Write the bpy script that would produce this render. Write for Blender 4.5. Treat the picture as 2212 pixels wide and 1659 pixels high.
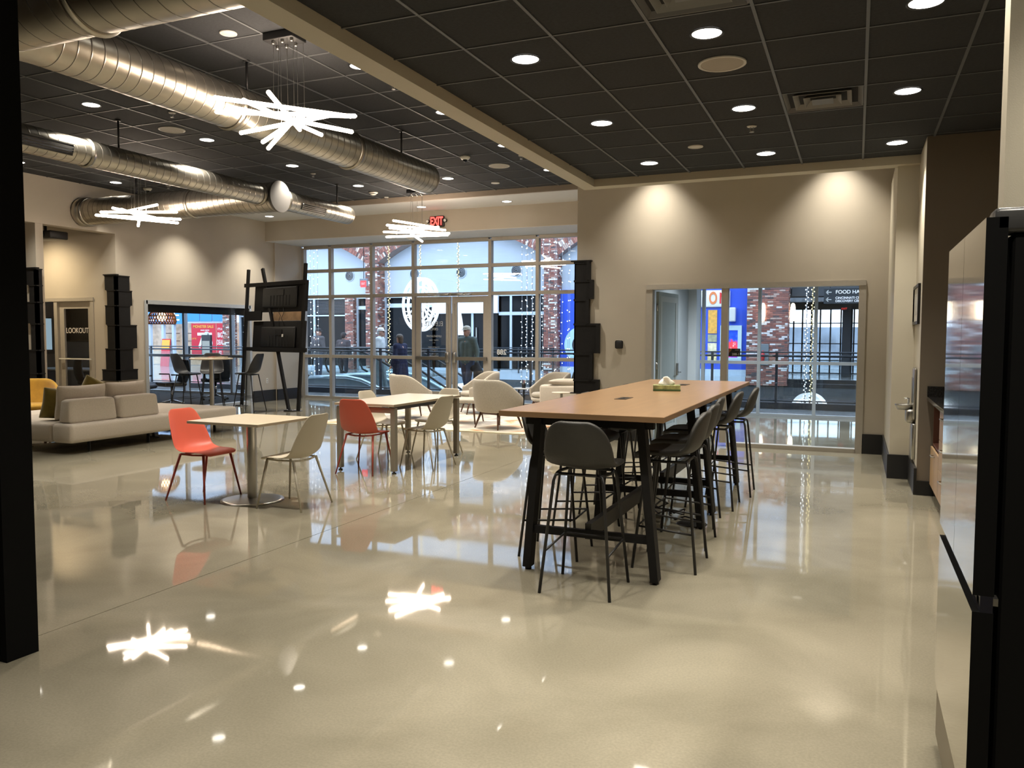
import bpy, bmesh, math, random
from mathutils import Vector, Matrix, Euler
random.seed(7)
R = math.radians
SC = bpy.context.scene
for o in list(bpy.data.objects):
    bpy.data.objects.remove(o)
COL = SC.collection

# ------------------------------------------------------------------ camera
cam_d = bpy.data.cameras.new('camera')
cam_d.lens = 28.287; cam_d.sensor_width = 36.0; cam_d.sensor_fit = 'HORIZONTAL'
cam_d.clip_start = 0.05; cam_d.clip_end = 400
cam = bpy.data.objects.new('camera', cam_d); COL.objects.link(cam)
rot = Matrix(((0.91955374, -0.02583143, 0.39211433), (0.39295504, 0.05360879, -0.9179937), (0.00269232, 0.99822785, 0.05944675)))
cam.matrix_world = Matrix.Translation((0, 0, 1.53)) @ rot.to_4x4()
SC.camera = cam

# ------------------------------------------------------------------ world, exposure
world = bpy.data.worlds.new('world'); SC.world = world; world.use_nodes = True
wn = world.node_tree; wn.nodes.clear()
wo = wn.nodes.new('ShaderNodeOutputWorld'); wb = wn.nodes.new('ShaderNodeBackground')
wb.inputs[0].default_value = (0.60, 0.76, 1.0, 1); wb.inputs[1].default_value = 4.0
wn.links.new(wb.outputs[0], wo.inputs[0])
SC.view_settings.view_transform = 'Standard'; SC.view_settings.look = 'None'
SC.view_settings.exposure = 0.2; SC.view_settings.gamma = 1.0
SC.view_settings.use_curve_mapping = False
SC.cycles.use_denoising = True
SC.cycles.max_bounces = 8; SC.cycles.diffuse_bounces = 4; SC.cycles.glossy_bounces = 4
SC.cycles.transparent_max_bounces = 24; SC.cycles.transmission_bounces = 6
SC.cycles.sample_clamp_indirect = 4.0; SC.cycles.caustics_reflective = False; SC.cycles.caustics_refractive = False
SC.cycles.blur_glossy = 0.5
WARM = (1.0, 0.92, 0.79); NEUT = (1.0, 0.86, 0.70)

# ------------------------------------------------------------------ materials
MATS = {}
def mat(name, col, rough=0.5, metal=0.0, spec=0.5, noise=0.0, nscale=8.0, bump=0.0, bscale=60.0, coat=0.0, sheen=0.0, emit=0.0, ecol=None, stretch=None, coatr=0.03):
    if name in MATS: return MATS[name]
    m = bpy.data.materials.new(name); m.use_nodes = True
    nt = m.node_tree; b = nt.nodes['Principled BSDF']
    b.inputs['Base Color'].default_value = (*col, 1); b.inputs['Roughness'].default_value = rough
    b.inputs['Metallic'].default_value = metal; b.inputs['Specular IOR Level'].default_value = spec
    if coat: b.inputs['Coat Weight'].default_value = coat; b.inputs['Coat Roughness'].default_value = coatr
    if sheen: b.inputs['Sheen Weight'].default_value = sheen
    if emit:
        b.inputs['Emission Color'].default_value = (*(ecol or col), 1); b.inputs['Emission Strength'].default_value = emit
    if noise or bump:
        tc = nt.nodes.new('ShaderNodeTexCoord'); mp = nt.nodes.new('ShaderNodeMapping')
        nt.links.new(tc.outputs['Object'], mp.inputs[0])
        if stretch: mp.inputs['Scale'].default_value = stretch
    if noise:
        n = nt.nodes.new('ShaderNodeTexNoise'); n.inputs['Scale'].default_value = nscale; n.inputs['Detail'].default_value = 5
        nt.links.new(mp.outputs[0], n.inputs['Vector'])
        mr = nt.nodes.new('ShaderNodeMapRange'); mr.inputs['From Min'].default_value = 0.3; mr.inputs['From Max'].default_value = 0.7
        mr.inputs['To Min'].default_value = 1 - noise; mr.inputs['To Max'].default_value = 1 + noise
        nt.links.new(n.outputs[0], mr.inputs['Value'])
        mx = nt.nodes.new('ShaderNodeVectorMath'); mx.operation = 'SCALE'; mx.inputs[0].default_value = col
        nt.links.new(mr.outputs[0], mx.inputs['Scale']); nt.links.new(mx.outputs[0], b.inputs['Base Color'])
    if bump:
        n2 = nt.nodes.new('ShaderNodeTexNoise'); n2.inputs['Scale'].default_value = bscale; n2.inputs['Detail'].default_value = 3
        nt.links.new(mp.outputs[0], n2.inputs['Vector'])
        bp = nt.nodes.new('ShaderNodeBump'); bp.inputs['Strength'].default_value = bump; bp.inputs['Distance'].default_value = 0.01
        nt.links.new(n2.outputs[0], bp.inputs['Height']); nt.links.new(bp.outputs[0], b.inputs['Normal'])
    MATS[name] = m
    return m

def emis(name, col, strength, sample=False):
    if name in MATS: return MATS[name]
    m = bpy.data.materials.new(name); m.use_nodes = True; nt = m.node_tree; nt.nodes.clear()
    o = nt.nodes.new('ShaderNodeOutputMaterial'); e = nt.nodes.new('ShaderNodeEmission')
    e.inputs[0].default_value = (*col, 1); e.inputs[1].default_value = strength
    nt.links.new(e.outputs[0], o.inputs[0])
    m.cycles.emission_sampling = 'AUTO' if sample else 'NONE'
    MATS[name] = m
    return m

def glass(name, tint=(0.98, 0.985, 0.985), refl=1.0):
    if name in MATS: return MATS[name]
    m = bpy.data.materials.new(name); m.use_nodes = True; nt = m.node_tree; nt.nodes.clear()
    o = nt.nodes.new('ShaderNodeOutputMaterial'); mix = nt.nodes.new('ShaderNodeMixShader')
    t = nt.nodes.new('ShaderNodeBsdfTransparent'); t.inputs[0].default_value = (*tint, 1)
    g = nt.nodes.new('ShaderNodeBsdfGlossy'); g.inputs['Roughness'].default_value = 0.0
    lw = nt.nodes.new('ShaderNodeLayerWeight'); lw.inputs[0].default_value = 0.5
    p = nt.nodes.new('ShaderNodeMath'); p.operation = 'POWER'; p.inputs[1].default_value = 5
    k = nt.nodes.new('ShaderNodeMath'); k.operation = 'MULTIPLY_ADD'; k.inputs[1].default_value = 0.9; k.inputs[2].default_value = 0.045 * refl
    nt.links.new(lw.outputs['Facing'], p.inputs[0]); nt.links.new(p.outputs[0], k.inputs[0]); nt.links.new(k.outputs[0], mix.inputs[0])
    nt.links.new(t.outputs[0], mix.inputs[1]); nt.links.new(g.outputs[0], mix.inputs[2]); nt.links.new(mix.outputs[0], o.inputs[0])
    MATS[name] = m
    return m

def floor_mat(name, c1, c2, rough):
    m = bpy.data.materials.new(name); m.use_nodes = True; nt = m.node_tree; b = nt.nodes['Principled BSDF']
    tc = nt.nodes.new('ShaderNodeNewGeometry')
    n1 = nt.nodes.new('ShaderNodeTexNoise'); n1.inputs['Scale'].default_value = 1.1; n1.inputs['Detail'].default_value = 6; n1.inputs['Distortion'].default_value = 0.6
    n2 = nt.nodes.new('ShaderNodeTexNoise'); n2.inputs['Scale'].default_value = 90; n2.inputs['Detail'].default_value = 2
    for n in (n1, n2): nt.links.new(tc.outputs['Position'], n.inputs['Vector'])
    cr = nt.nodes.new('ShaderNodeValToRGB'); cr.color_ramp.elements[0].position = 0.3; cr.color_ramp.elements[1].position = 0.7
    cr.color_ramp.elements[0].color = (*c1, 1); cr.color_ramp.elements[1].color = (*c2, 1)
    nt.links.new(n1.outputs[0], cr.inputs[0])
    mr = nt.nodes.new('ShaderNodeMapRange'); mr.inputs['From Min'].default_value = 0.35; mr.inputs['From Max'].default_value = 0.65; mr.inputs['To Min'].default_value = 0.93; mr.inputs['To Max'].default_value = 1.05
    nt.links.new(n2.outputs[0], mr.inputs['Value'])
    vm = nt.nodes.new('ShaderNodeVectorMath'); vm.operation = 'SCALE'
    nt.links.new(cr.outputs[0], vm.inputs[0]); nt.links.new(mr.outputs[0], vm.inputs['Scale']); nt.links.new(vm.outputs[0], b.inputs['Base Color'])
    r = nt.nodes.new('ShaderNodeMapRange'); r.inputs['From Min'].default_value = 0.3; r.inputs['From Max'].default_value = 0.7
    r.inputs['To Min'].default_value = rough * 0.7; r.inputs['To Max'].default_value = rough * 1.5
    nt.links.new(n1.outputs[0], r.inputs['Value']); nt.links.new(r.outputs[0], b.inputs['Roughness'])
    n3 = nt.nodes.new('ShaderNodeTexNoise'); n3.inputs['Scale'].default_value = 2.5; n3.inputs['Detail'].default_value = 1
    nt.links.new(tc.outputs['Position'], n3.inputs['Vector'])
    bp = nt.nodes.new('ShaderNodeBump'); bp.inputs['Strength'].default_value = 0.02; bp.inputs['Distance'].default_value = 0.01
    nt.links.new(n3.outputs[0], bp.inputs['Height']); nt.links.new(bp.outputs[0], b.inputs['Normal'])
    b.inputs['Specular IOR Level'].default_value = 0.62
    MATS[name] = m
    return m

M_FLOOR = floor_mat('polished_concrete', (0.195, 0.178, 0.13), (0.31, 0.283, 0.215), 0.035)
M_MFLOOR = floor_mat('mall_terrazzo', (0.30, 0.31, 0.31), (0.38, 0.39, 0.39), 0.10)
M_WALL = mat('greige_paint', (0.44, 0.395, 0.325), 0.6, noise=0.02, nscale=3, bump=0.05, bscale=200)
M_WALLC = mat('cream_paint', (0.50, 0.46, 0.365), 0.6, noise=0.02, nscale=3, bump=0.05, bscale=200)
M_WALLDIM = mat('brown_paint', (0.18, 0.15, 0.115), 0.6, noise=0.02, nscale=3)  # wall colour darkened to stand in for missing light
M_TILE = mat('charcoal_ceiling_tile', (0.037, 0.039, 0.042), 0.9, spec=0.2, noise=0.10, nscale=40, bump=0.3, bscale=150)
M_GRID = mat('grey_grid_metal', (0.10, 0.105, 0.11), 0.5)
M_BASE = mat('black_rubber_base', (0.012, 0.012, 0.013), 0.45)
M_BLACK = mat('black_powder_coat', (0.010, 0.010, 0.011), 0.45, noise=0.1, nscale=20)
M_BLACKG = mat('black_satin', (0.010, 0.0095, 0.0095), 0.6, spec=0.2, noise=0.1, nscale=30)
M_ALU = mat('champagne_aluminium', (0.42, 0.39, 0.34), 0.45, metal=0.25, noise=0.03, nscale=20)
M_ALUC = mat('pale_aluminium', (0.55, 0.58, 0.60), 0.4, metal=0.5, noise=0.03, nscale=20)
M_STEEL = mat('brushed_steel', (0.50, 0.49, 0.46), 0.28, metal=1.0, noise=0.06, nscale=6, stretch=(1, 1, 0.05))
M_CHROME = mat('chrome', (0.7, 0.7, 0.7), 0.08, metal=1.0, noise=0.02)
M_DUCT = mat('galvanised_steel', (0.46, 0.43, 0.37), 0.33, metal=1.0, noise=0.18, nscale=2.5)
M_SEAM = mat('duct_seam', (0.16, 0.15, 0.13), 0.5, metal=0.8, noise=0.05)
M_GLASS = glass('clear_glass'); M_GLASSB = glass('balustrade_glass', (0.90, 0.95, 0.95), 1.0)
M_WHITE = mat('white_plastic', (0.66, 0.65, 0.60), 0.4, noise=0.02)
M_DARKG = mat('dark_glass', (0.008, 0.010, 0.012), 0.08, spec=0.12, noise=0.05)

# ------------------------------------------------------------------ mesh helpers
class MB:
    """collects shapes in one bmesh, build() links them as one mesh object"""
    def __init__(self): self.bm = bmesh.new(); self.mi = 0
    def _mark(self, n0, smooth=None):
        self.bm.faces.ensure_lookup_table()
        for f in self.bm.faces[n0:]:
            f.material_index = self.mi
            if smooth is not None: f.smooth = smooth
    def box(self, x0, y0, z0, x1, y1, z1, bev=0.0, seg=2, mtx=None):
        n0 = len(self.bm.faces)
        a = bmesh.ops.create_cube(self.bm, size=1.0)['verts']
        for v in a:
            v.co = Vector(((x0 + x1) / 2 + v.co.x * (x1 - x0), (y0 + y1) / 2 + v.co.y * (y1 - y0), (z0 + z1) / 2 + v.co.z * (z1 - z0)))
        vs = a
        if bev > 0:
            es = list({e for v in a for e in v.link_edges})
            r = bmesh.ops.bevel(self.bm, geom=es, offset=bev, segments=seg, profile=0.5, affect='EDGES')
            vs = list({v for f in r['faces'] for v in f.verts} | {v for v in a if v.is_valid})
            if mtx is None:
                self._mark(n0, seg > 1); return self
        if mtx is not None:
            bmesh.ops.transform(self.bm, matrix=mtx, verts=[v for v in vs if v.is_valid])
        self._mark(n0, seg > 1 and bev > 0)
        return self
    def beam(self, p, q, w, h, up=(0, 0, 1)):
        p = Vector(p); q = Vector(q); d = (q - p); L = d.length; d.normalize(); up = Vector(up)
        if abs(d.dot(up)) > 0.98: up = Vector((0, 1, 0))
        s = d.cross(up).normalized(); t = s.cross(d).normalized()
        n0 = len(self.bm.faces); vs = []
        for e in (p, q):
            for a, b in ((-1, -1), (1, -1), (1, 1), (-1, 1)):
                vs.append(self.bm.verts.new(e + s * a * w / 2 + t * b * h / 2))
        for f in ((0, 1, 2, 3), (7, 6, 5, 4), (0, 4, 5, 1), (1, 5, 6, 2), (2, 6, 7, 3), (3, 7, 4, 0)):
            self.bm.faces.new([vs[i] for i in f])
        self._mark(n0, False); return self
    def tube(self, pts, r, n=8, caps=True, r2=None, closed=False):
        pts = [Vector(p) for p in pts]; n0 = len(self.bm.faces); rings = []; m = len(pts)
        prev = None
        for i, p in enumerate(pts):
            if closed: d = (pts[(i + 1) % m] - pts[i - 1])
            else: d = (pts[min(i + 1, m - 1)] - pts[max(i - 1, 0)])
            d.normalize()
            if prev is None:
                a = Vector((0, 0, 1)) if abs(d.z) < 0.9 else Vector((1, 0, 0))
                s = d.cross(a).normalized()
            else:
                s = (prev - d * prev.dot(d)).normalized()
            prev = s; t = d.cross(s)
            rr = r if r2 is None else r + (r2 - r) * i / max(1, m - 1)
            if isinstance(r, (list, tuple)): rr = r[i]
            rings.append([self.bm.verts.new(p + (s * math.cos(k * 2 * math.pi / n) + t * math.sin(k * 2 * math.pi / n)) * rr) for k in range(n)])
        for i in range(m if closed else m - 1):
            A = rings[i]; B = rings[(i + 1) % m]
            for k in range(n):
                self.bm.faces.new((A[k], A[(k + 1) % n], B[(k + 1) % n], B[k]))
        self._mark(n0, True); n1 = len(self.bm.faces)
        if caps and not closed:
            self.bm.faces.new(rings[0][::-1]); self.bm.faces.new(rings[-1]); self._mark(n1, False)
        return self
    def lathe(self, prof, n=24, c=(0, 0, 0), axis='z', smooth=True):
        n0 = len(self.bm.faces); rings = []
        for (r, z) in prof:
            if r < 1e-6:
                rings.append([self._ax(c, axis, 0, 0, z)])
            else:
                rings.append([self._ax(c, axis, r * math.cos(k * 2 * math.pi / n), r * math.sin(k * 2 * math.pi / n), z) for k in range(n)])
        for A, B in zip(rings, rings[1:]):
            if len(A) == 1 and len(B) == 1: continue
            for k in range(n):
                k2 = (k + 1) % n
                if len(A) == 1: self.bm.faces.new((A[0], B[k2], B[k]))
                elif len(B) == 1: self.bm.faces.new((A[k], A[k2], B[0]))
                else: self.bm.faces.new((A[k], A[k2], B[k2], B[k]))
        self._mark(n0, smooth); return self
    def _ax(self, c, axis, a, b, z):
        if axis == 'z': v = (c[0] + a, c[1] + b, c[2] + z)
        elif axis == 'y': v = (c[0] + a, c[1] + z, c[2] + b)
        else: v = (c[0] + z, c[1] + a, c[2] + b)
        return self.bm.verts.new(v)
    def poly(self, pts, smooth=False):
        n0 = len(self.bm.faces); self.bm.faces.new([self.bm.verts.new(p) for p in pts]); self._mark(n0, smooth); return self
    def prism(self, pts, d):
        """polygon pts (3-D) pushed along vector d"""
        n0 = len(self.bm.faces); d = Vector(d)
        a = [self.bm.verts.new(p) for p in pts]; b = [self.bm.verts.new(Vector(p) + d) for p in pts]; n = len(a)
        self.bm.faces.new(a[::-1]); self.bm.faces.new(b)
        for k in range(n): self.bm.faces.new((a[k], a[(k + 1) % n], b[(k + 1) % n], b[k]))
        self._mark(n0, False); return self
    def grid(self, rows, smooth=True, closeu=False):
        n0 = len(self.bm.faces)
        V = [[self.bm.verts.new(p) for p in r] for r in rows]
        for i in range(len(V) - 1):
            m = len(V[i])
            for k in range(m if closeu else m - 1):
                self.bm.faces.new((V[i][k], V[i][(k + 1) % m], V[i + 1][(k + 1) % m], V[i + 1][k]))
        self._mark(n0, smooth); return self
    def sphere(self, c, r, u=12, v=8, sc=(1, 1, 1)):
        n0 = len(self.bm.faces)
        vs = bmesh.ops.create_uvsphere(self.bm, u_segments=u, v_segments=v, radius=r)['verts']
        for w in vs: w.co = Vector((w.co.x * sc[0] + c[0], w.co.y * sc[1] + c[1], w.co.z * sc[2] + c[2]))
        self._mark(n0, True); return self
    def build(self, name, m, parent=None, loc=None, rz=None, norm=True):
        if norm: bmesh.ops.recalc_face_normals(self.bm, faces=self.bm.faces)
        me = bpy.data.meshes.new(name); self.bm.to_mesh(me); self.bm.free()
        for x in (m if isinstance(m, (list, tuple)) else [m]): me.materials.append(x)
        o = bpy.data.objects.new(name, me); COL.objects.link(o)
        if parent is not None: o.parent = parent
        if loc is not None: o.location = loc
        if rz is not None: o.rotation_euler.z = rz
        return o

def empty(name, loc, rz=0.0):
    o = bpy.data.objects.new(name, None); o.empty_display_size = 0.1; COL.objects.link(o)
    o.location = loc; o.rotation_euler = (0, 0, rz); return o
def tag(o, label, cat, group=None, kind=None):
    o['label'] = label; o['category'] = cat
    if group: o['group'] = group
    if kind: o['kind'] = kind
    return o
def thing(name, label, cat, loc=(0, 0, 0), rz=0.0, group=None):
    return tag(empty(name, loc, rz), label, cat, group)
def struct(o): o['kind'] = 'structure'; return o
def stuff(o): o['kind'] = 'stuff'; return o
KIDS = {}
def copy_tree(o, parent=None, loc=None, rz=None, label=None):
    if not KIDS or o.name not in KIDS:
        for x in bpy.data.objects:
            if x.parent: KIDS.setdefault(x.parent.name, [])
            if x.parent and x.name not in KIDS[x.parent.name]: KIDS[x.parent.name].append(x.name)
    c = o.copy(); COL.objects.link(c)
    if parent is not None: c.parent = parent
    if loc is not None: c.location = loc
    if rz is not None: c.rotation_euler = (0, 0, rz)
    if label: c['label'] = label
    for k in KIDS.get(o.name, []): copy_tree(bpy.data.objects[k], c)
    return c
def solid(o, t, off=0.0, sub=0):
    md = o.modifiers.new('solid', 'SOLIDIFY'); md.thickness = t; md.offset = off
    if sub: s = o.modifiers.new('sub', 'SUBSURF'); s.levels = sub; s.render_levels = sub
    return o
def bake(o):
    dg = bpy.context.evaluated_depsgraph_get(); e = o.evaluated_get(dg)
    me = bpy.data.meshes.new_from_object(e); o.modifiers.clear(); o.data = me
    return o
def text(name, s, size, m, parent, loc, rot, ext=0.002, align='CENTER', sx=1.0, bold=0.0):
    cu = bpy.data.curves.new(name, 'FONT'); cu.body = s; cu.size = size; cu.extrude = ext; cu.align_x = align; cu.align_y = 'CENTER'; cu.offset = bold
    t = bpy.data.objects.new(name + '_c', cu); COL.objects.link(t)
    dg = bpy.context.evaluated_depsgraph_get(); me = bpy.data.meshes.new_from_object(t.evaluated_get(dg))
    bpy.data.objects.remove(t); me.materials.clear(); me.materials.append(m)
    o = bpy.data.objects.new(name, me); COL.objects.link(o); o.parent = parent; o.location = loc; o.rotation_euler = rot; o.scale = (sx, 1, 1)
    return o
def arr(o, mesh, name, parent, loc, rz=0):
    c = bpy.data.objects.new(name, mesh); COL.objects.link(c); c.parent = parent; c.location = loc; c.rotation_euler.z = rz; return c

# ================================================================== ROOM SHELL
ZL = 4.18; ZR = 3.43          # high ceiling (left), low ceiling (right)
XW = -12.6; YS = 16.2; YA = 11.47
# floor: a base slab and saw-cut concrete slabs
fl = MB().box(-20, -5, -0.2, 3.5, 16.35, -0.012).build('floor', mat('joint_grey', (0.16, 0.13, 0.09), 0.7, noise=0.05)); struct(fl)
xs = [-19.9, -12.4, -3.79, 3.4]; ys = [-4.9, 1.5, 10.3, 16.3]
for i in range(3):
    for j in range(3):
        if i == 0 and j == 0: pass
        MB().box(xs[i] + .003, ys[j] + .003, -0.012, xs[i + 1] - .003, ys[j + 1] - .003, 0.0).build('concrete_slab', M_FLOOR, fl)

def ceiling(name, x0, x1, y0, y1, z, gx, gy, ax, ay, skip=()):
    c = MB().box(x0, y0, z + 0.03, x1, y1, z + 0.12).build(name, mat('plenum_black', (0.01, 0.01, 0.01), 0.9, noise=0.05)); struct(c)
    X = sorted([ax + k * gx for k in range(-60, 60) if x0 + .05 < ax + k * gx < x1 - .05] + [x0, x1])
    Y = sorted([ay + k * gy for k in range(-60, 60) if y0 + .05 < ay + k * gy < y1 - .05] + [y0, y1])
    meshes = {}
    for i in range(len(X) - 1):
        for j in range(len(Y) - 1):
            w = round(X[i + 1] - X[i], 3); d = round(Y[j + 1] - Y[j], 3)
            cx = (X[i] + X[i + 1]) / 2; cy = (Y[j] + Y[j + 1]) / 2
            if any(a < cx < b and e < cy < f for a, b, e, f in skip): continue
            if (w, d) not in meshes:
                o = MB().box(-w / 2 + .006, -d / 2 + .006, 0, w / 2 - .006, d / 2 - .006, 0.028).build('ceiling_tile', M_TILE, c, (cx, cy, z + .002))
                meshes[(w, d)] = o.data
            else: arr(None, meshes[(w, d)], 'ceiling_tile', c, (cx, cy, z + .002))
    for x in X[1:-1]: MB().box(x - .010, y0, z - .006, x + .010, y1, z + .010).build('grid_runner', M_GRID, c)
    for y in Y[1:-1]: MB().box(x0, y - .007, z - .004, x1, y + .007, z + .008).build('grid_cross_tee', M_GRID, c)
    return c
ventR = [(-0.60, 0.01, 6.77, 7.39), (-1.2, -0.6, 4.5, 4.93)]
ceiling('ceiling', -2.98, 1.30, 1.2, 9.50, ZR, 0.613, 0.616, 0.015, 6.125, ventR)
ceiling('ceiling_main', XW, -3.16, 1.9, 13.5, ZL, 0.61, 0.624, -4.868, 8.915)
def sbox(name, m, *a):
    o = MB().box(*a).build(name, m); struct(o); return o
# unseen ceilings close the building (behind the camera, over the cavity and side rooms)
sbox('ceiling_back', mat('plain_dark_ceiling', (.04, .04, .04), .9), -20, -5, 4.3, 3.5, 1.9, 4.4)
sbox('ceiling_cavity', M_WALLC, -3.85, 9.68, ZL, 1.4, 11.6, ZL + .1)
sbox('ceiling_roof', M_BLACK, -20, 1.9, 4.42, 3.5, 16.4, 4.6)
# bulkhead framing the low ceiling
sbox('trim_bulkhead_left', M_WALLC, -3.16, 1.2, 3.345, -2.98, 9.68, ZL)
sbox('trim_bulkhead_back', M_WALLC, -2.98, 9.50, 3.345, 1.3, 9.68, ZL)
# cornice trim at the end of the high ceiling, white border ceiling, soffit over the storefront
sbox('trim_cornice', mat('taupe_paint', (0.30, 0.25, 0.20), 0.6, noise=0.02), XW, 13.5, 4.09, -3.85, 13.56, ZL + .1)
sbox('ceiling_border', mat('white_paint', (0.62, 0.62, 0.60), 0.7, noise=0.02), XW, 13.56, 4.14, -3.85, 15.0, 4.3)
sbox('trim_soffit', M_WALL, XW, 14.98, 3.70, -3.85, 16.35, 4.3)
sbox('trim_soffit_underside', MATS['white_paint'], XW, 14.985, 3.69, -3.85, 16.12, 3.70)
# walls
sbox('wall_left_upper', M_WALL, XW - .2, 1.9, 3.39, XW, 10.87, 4.3)
sbox('wall_left_near', M_WALL, XW - 3.6, 1.9, 0, XW - 1.0, 9.30, 4.3)
sbox('wall_left_pillar', M_WALL, XW - 1.0, 9.30, 0, XW - .002, 9.44, 3.389)
sbox('ceiling_left_recess', M_WALL, XW - 1.1, 1.9, 3.5, XW - .2, 9.30, 3.6)
# left wall with window opening (Y 11.50..14.42, z .03..2.19)
w = MB(); w.box(XW - .2, 10.87, 0, XW, 11.50, 4.3); w.box(XW - .2, 14.45, 0, XW, YS + .1, 4.3); w.box(XW - .2, 11.50, 2.20, XW, 14.45, 4.3)
struct(w.build('wall_left', M_WALL))
sbox('trim_jog', M_WALL, XW, 15.25, 0, XW + .05, YS, 3.69)
# recess wall around the meeting room door (Y 10.87)
w = MB(); w.box(-13.20, 10.87, 0, XW - .2, 11.0, 4.3); w.box(-15.6, 10.87, 2.22, -13.20, 11.0, 4.3); w.box(-20, 10.87, 0, -15.6, 11.0, 4.3)
struct(w.build('wall_alcove', M_WALL))
sbox('ceiling_alcove', M_BLACK, -20, 9.3, 3.62, XW - .2, 10.87, 3.7)
sbox('wall_alcove_side', M_WALLDIM, -16.2, 9.3, 0, -16.0, 10.87, 3.62)  # unseen wall, painted dark to weaken its reflection in the door glass
# wall with the big inner window (wall_right room)
w = MB(); w.box(-3.85, YA, 0, -2.79, YA + .14, ZL); w.box(-2.79, YA, 2.26, 0.10, YA + .14, ZL); w.box(0.10, YA, 0, 1.4, YA + .14, ZL)
struct(w.build('wall_far', M_WALL))
sbox('wall_cavity_end', M_WALL, 0.60, 9.5, ZR + .06, 0.72, YA + .1, 4.3)
sbox('wall_right_outer', M_WALL, 1.46, -5, 0, 1.6, 11.7, 4.5)
sbox('wall_side_room', M_WALL, -3.85, YA + .14, 0, -3.72, YS, 4.3)
# side office behind the inner window
sbox('wall_side_office_left', mat('cool_grey_paint', (0.34, 0.37, 0.38), 0.6, noise=0.02), -3.72, YA + .14, 0, -3.0, YS - .05, 2.95)
sbox('trim_office_jamb', mat('jamb_white', (.60, .64, .66), .6), -3.05, 15.7, 0, -2.845, YS, 2.95)
sbox('wall_side_office_right', MATS['cool_grey_paint'], 1.05, YA + .14, 0, 1.2, YS, 2.95)
sbox('ceiling_side_office', mat('office_ceiling', (0.25, 0.25, 0.25), 0.8, noise=0.05), -3.72, YA + .14, 2.95, 1.2, YS, 3.05)
# pier and right hand walls
sbox('wall_pier', M_WALLC, 0.36, 9.60, 0, 0.60, YA, ZR + .05)
w = MB(); w.box(0.57, 8.70, 0, 1.4, 9.60, ZR + .05); struct(w.build('wall_right', M_WALLC))
sbox('wall_kitchen_end', M_WALLDIM, 0.571, 8.68, 0, 1.4, 8.70, ZR + .05)  # thin sheet, the end wall's shade is put into its dark colour
sbox('wall_kitchen_side', M_WALLC, 1.30, 3.42, 0, 1.45, 8.69, ZR + .05)
sbox('wall_kitchen_wing', M_WALLC, 0.475, 3.40, 0, 1.45, 3.52, ZR + .05)
sbox('wall_right_near', M_WALLC, 1.30, -5, 0, 1.45, 3.40, ZR + .9)
sbox('wall_back', M_WALL, -20, -5.1, 0, 3.5, -5, 4.4)
sbox('wall_left_back', M_WALL, -13.6, -5, 0, -13.5, 1.9, 4.4)
# near black partition at the left edge of the picture
sbox('wall_black_near', mat('black_paint', (0.004, 0.004, 0.004), 0.8, spec=0.08, noise=0.05), -4.9, 2.45, 0, -3.605, 2.61, 4.3)

# baseboards
def bb(name, *a): return sbox(name, M_BASE, *a)
bb('baseboard_far', 0.10, YA - .02, 0, 0.36, YA, 0.26)
bb('baseboard_far_left', -3.87, YA - .02, 0, -2.80, YA, 0.26)
bb('baseboard_pier', 0.34, 9.575, 0, 0.60, 9.60, 0.26); bb('baseboard_pier_side', 0.34, 9.60, 0, 0.36, YA, 0.26)
bb('baseboard_right', 0.545, 8.66, 0, 0.57, 9.575, 0.26)
bb('baseboard_kitchen', 0.57, 8.655, 0, 0.72, 8.68, 0.14)
bb('baseboard_left', XW, 14.49, 0, XW + .025, 15.25, 0.26); bb('baseboard_left_jog', XW + .05, 15.25, 0, XW + .075, 16.13, 0.26)
bb('baseboard_left_pillar', XW, 10.85, 0, XW + .025, 11.46, 0.26)

# ------------------------------------------------------------------ glazing
def frame_grid(name, axis, c, us, zs, thick=0.06, deep=0.12, m=M_ALU, skip=(), gm=M_GLASS, skipv=(), parent=None):
    """us = mullion centres along the axis, zs = rail heights. one object, mullions, rails and panes as parts"""
    root = parent or struct(empty(name, (0, 0, 0)))
    def bx(u0, u1, z0, z1, d, nm, mm):
        if axis == 'x': return MB().box(u0, c - d / 2, z0, u1, c + d / 2, z1).build(nm, mm, root)
        return MB().box(c - d / 2, u0, z0, c + d / 2, u1, z1).build(nm, mm, root)
    for i, u in enumerate(us):
        z1 = zs[-1]; z0 = zs[0]
        if i in skipv: z0 = skipv[i]
        bx(u - thick / 2, u + thick / 2, z0 - .0, z1, deep, 'mullion', m)
    for i in range(len(us) - 1):
        for j, z in enumerate(zs):
            if (i, 'r', j) in skip: continue
            bx(us[i] + thick / 2, us[i + 1] - thick / 2, z - thick / 2 if j else z, z + thick / 2 if j else z + thick * .8, deep * .9, 'rail', m)
        for j in range(len(zs) - 1):
            if (i, j) in skip: continue
            bx(us[i] + thick / 2, us[i + 1] - thick / 2, zs[j] + thick / 2, zs[j + 1] - thick / 2, 0.006, 'pane', gm)
    return root
SF = frame_grid('window_1', 'x', YS + .06, [-12.50, -11.70, -10.53, -9.40, -7.46, -6.34, -5.1, -3.88], [0.0, 1.03, 2.47, 3.09, 3.66], thick=0.075,
    skip=[(3, 0), (3, 1), (3, 'r', 0), (3, 'r', 1)])
# storefront of the side office and of the meeting room in the same line
frame_grid('window_2', 'x', YS + .06, [-3.0, -2.80, -1.73, -0.71, 0.20, 1.02], [0.0, 1.03, 2.9], thick=0.06, m=M_ALUC)
frame_grid('window_3', 'x', YS + .06, [-19.6, -18.0, -16.38, -14.78, -13.3, -12.75], [0.0, 0.99, 2.9], thick=0.07, m=M_ALUC)
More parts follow.
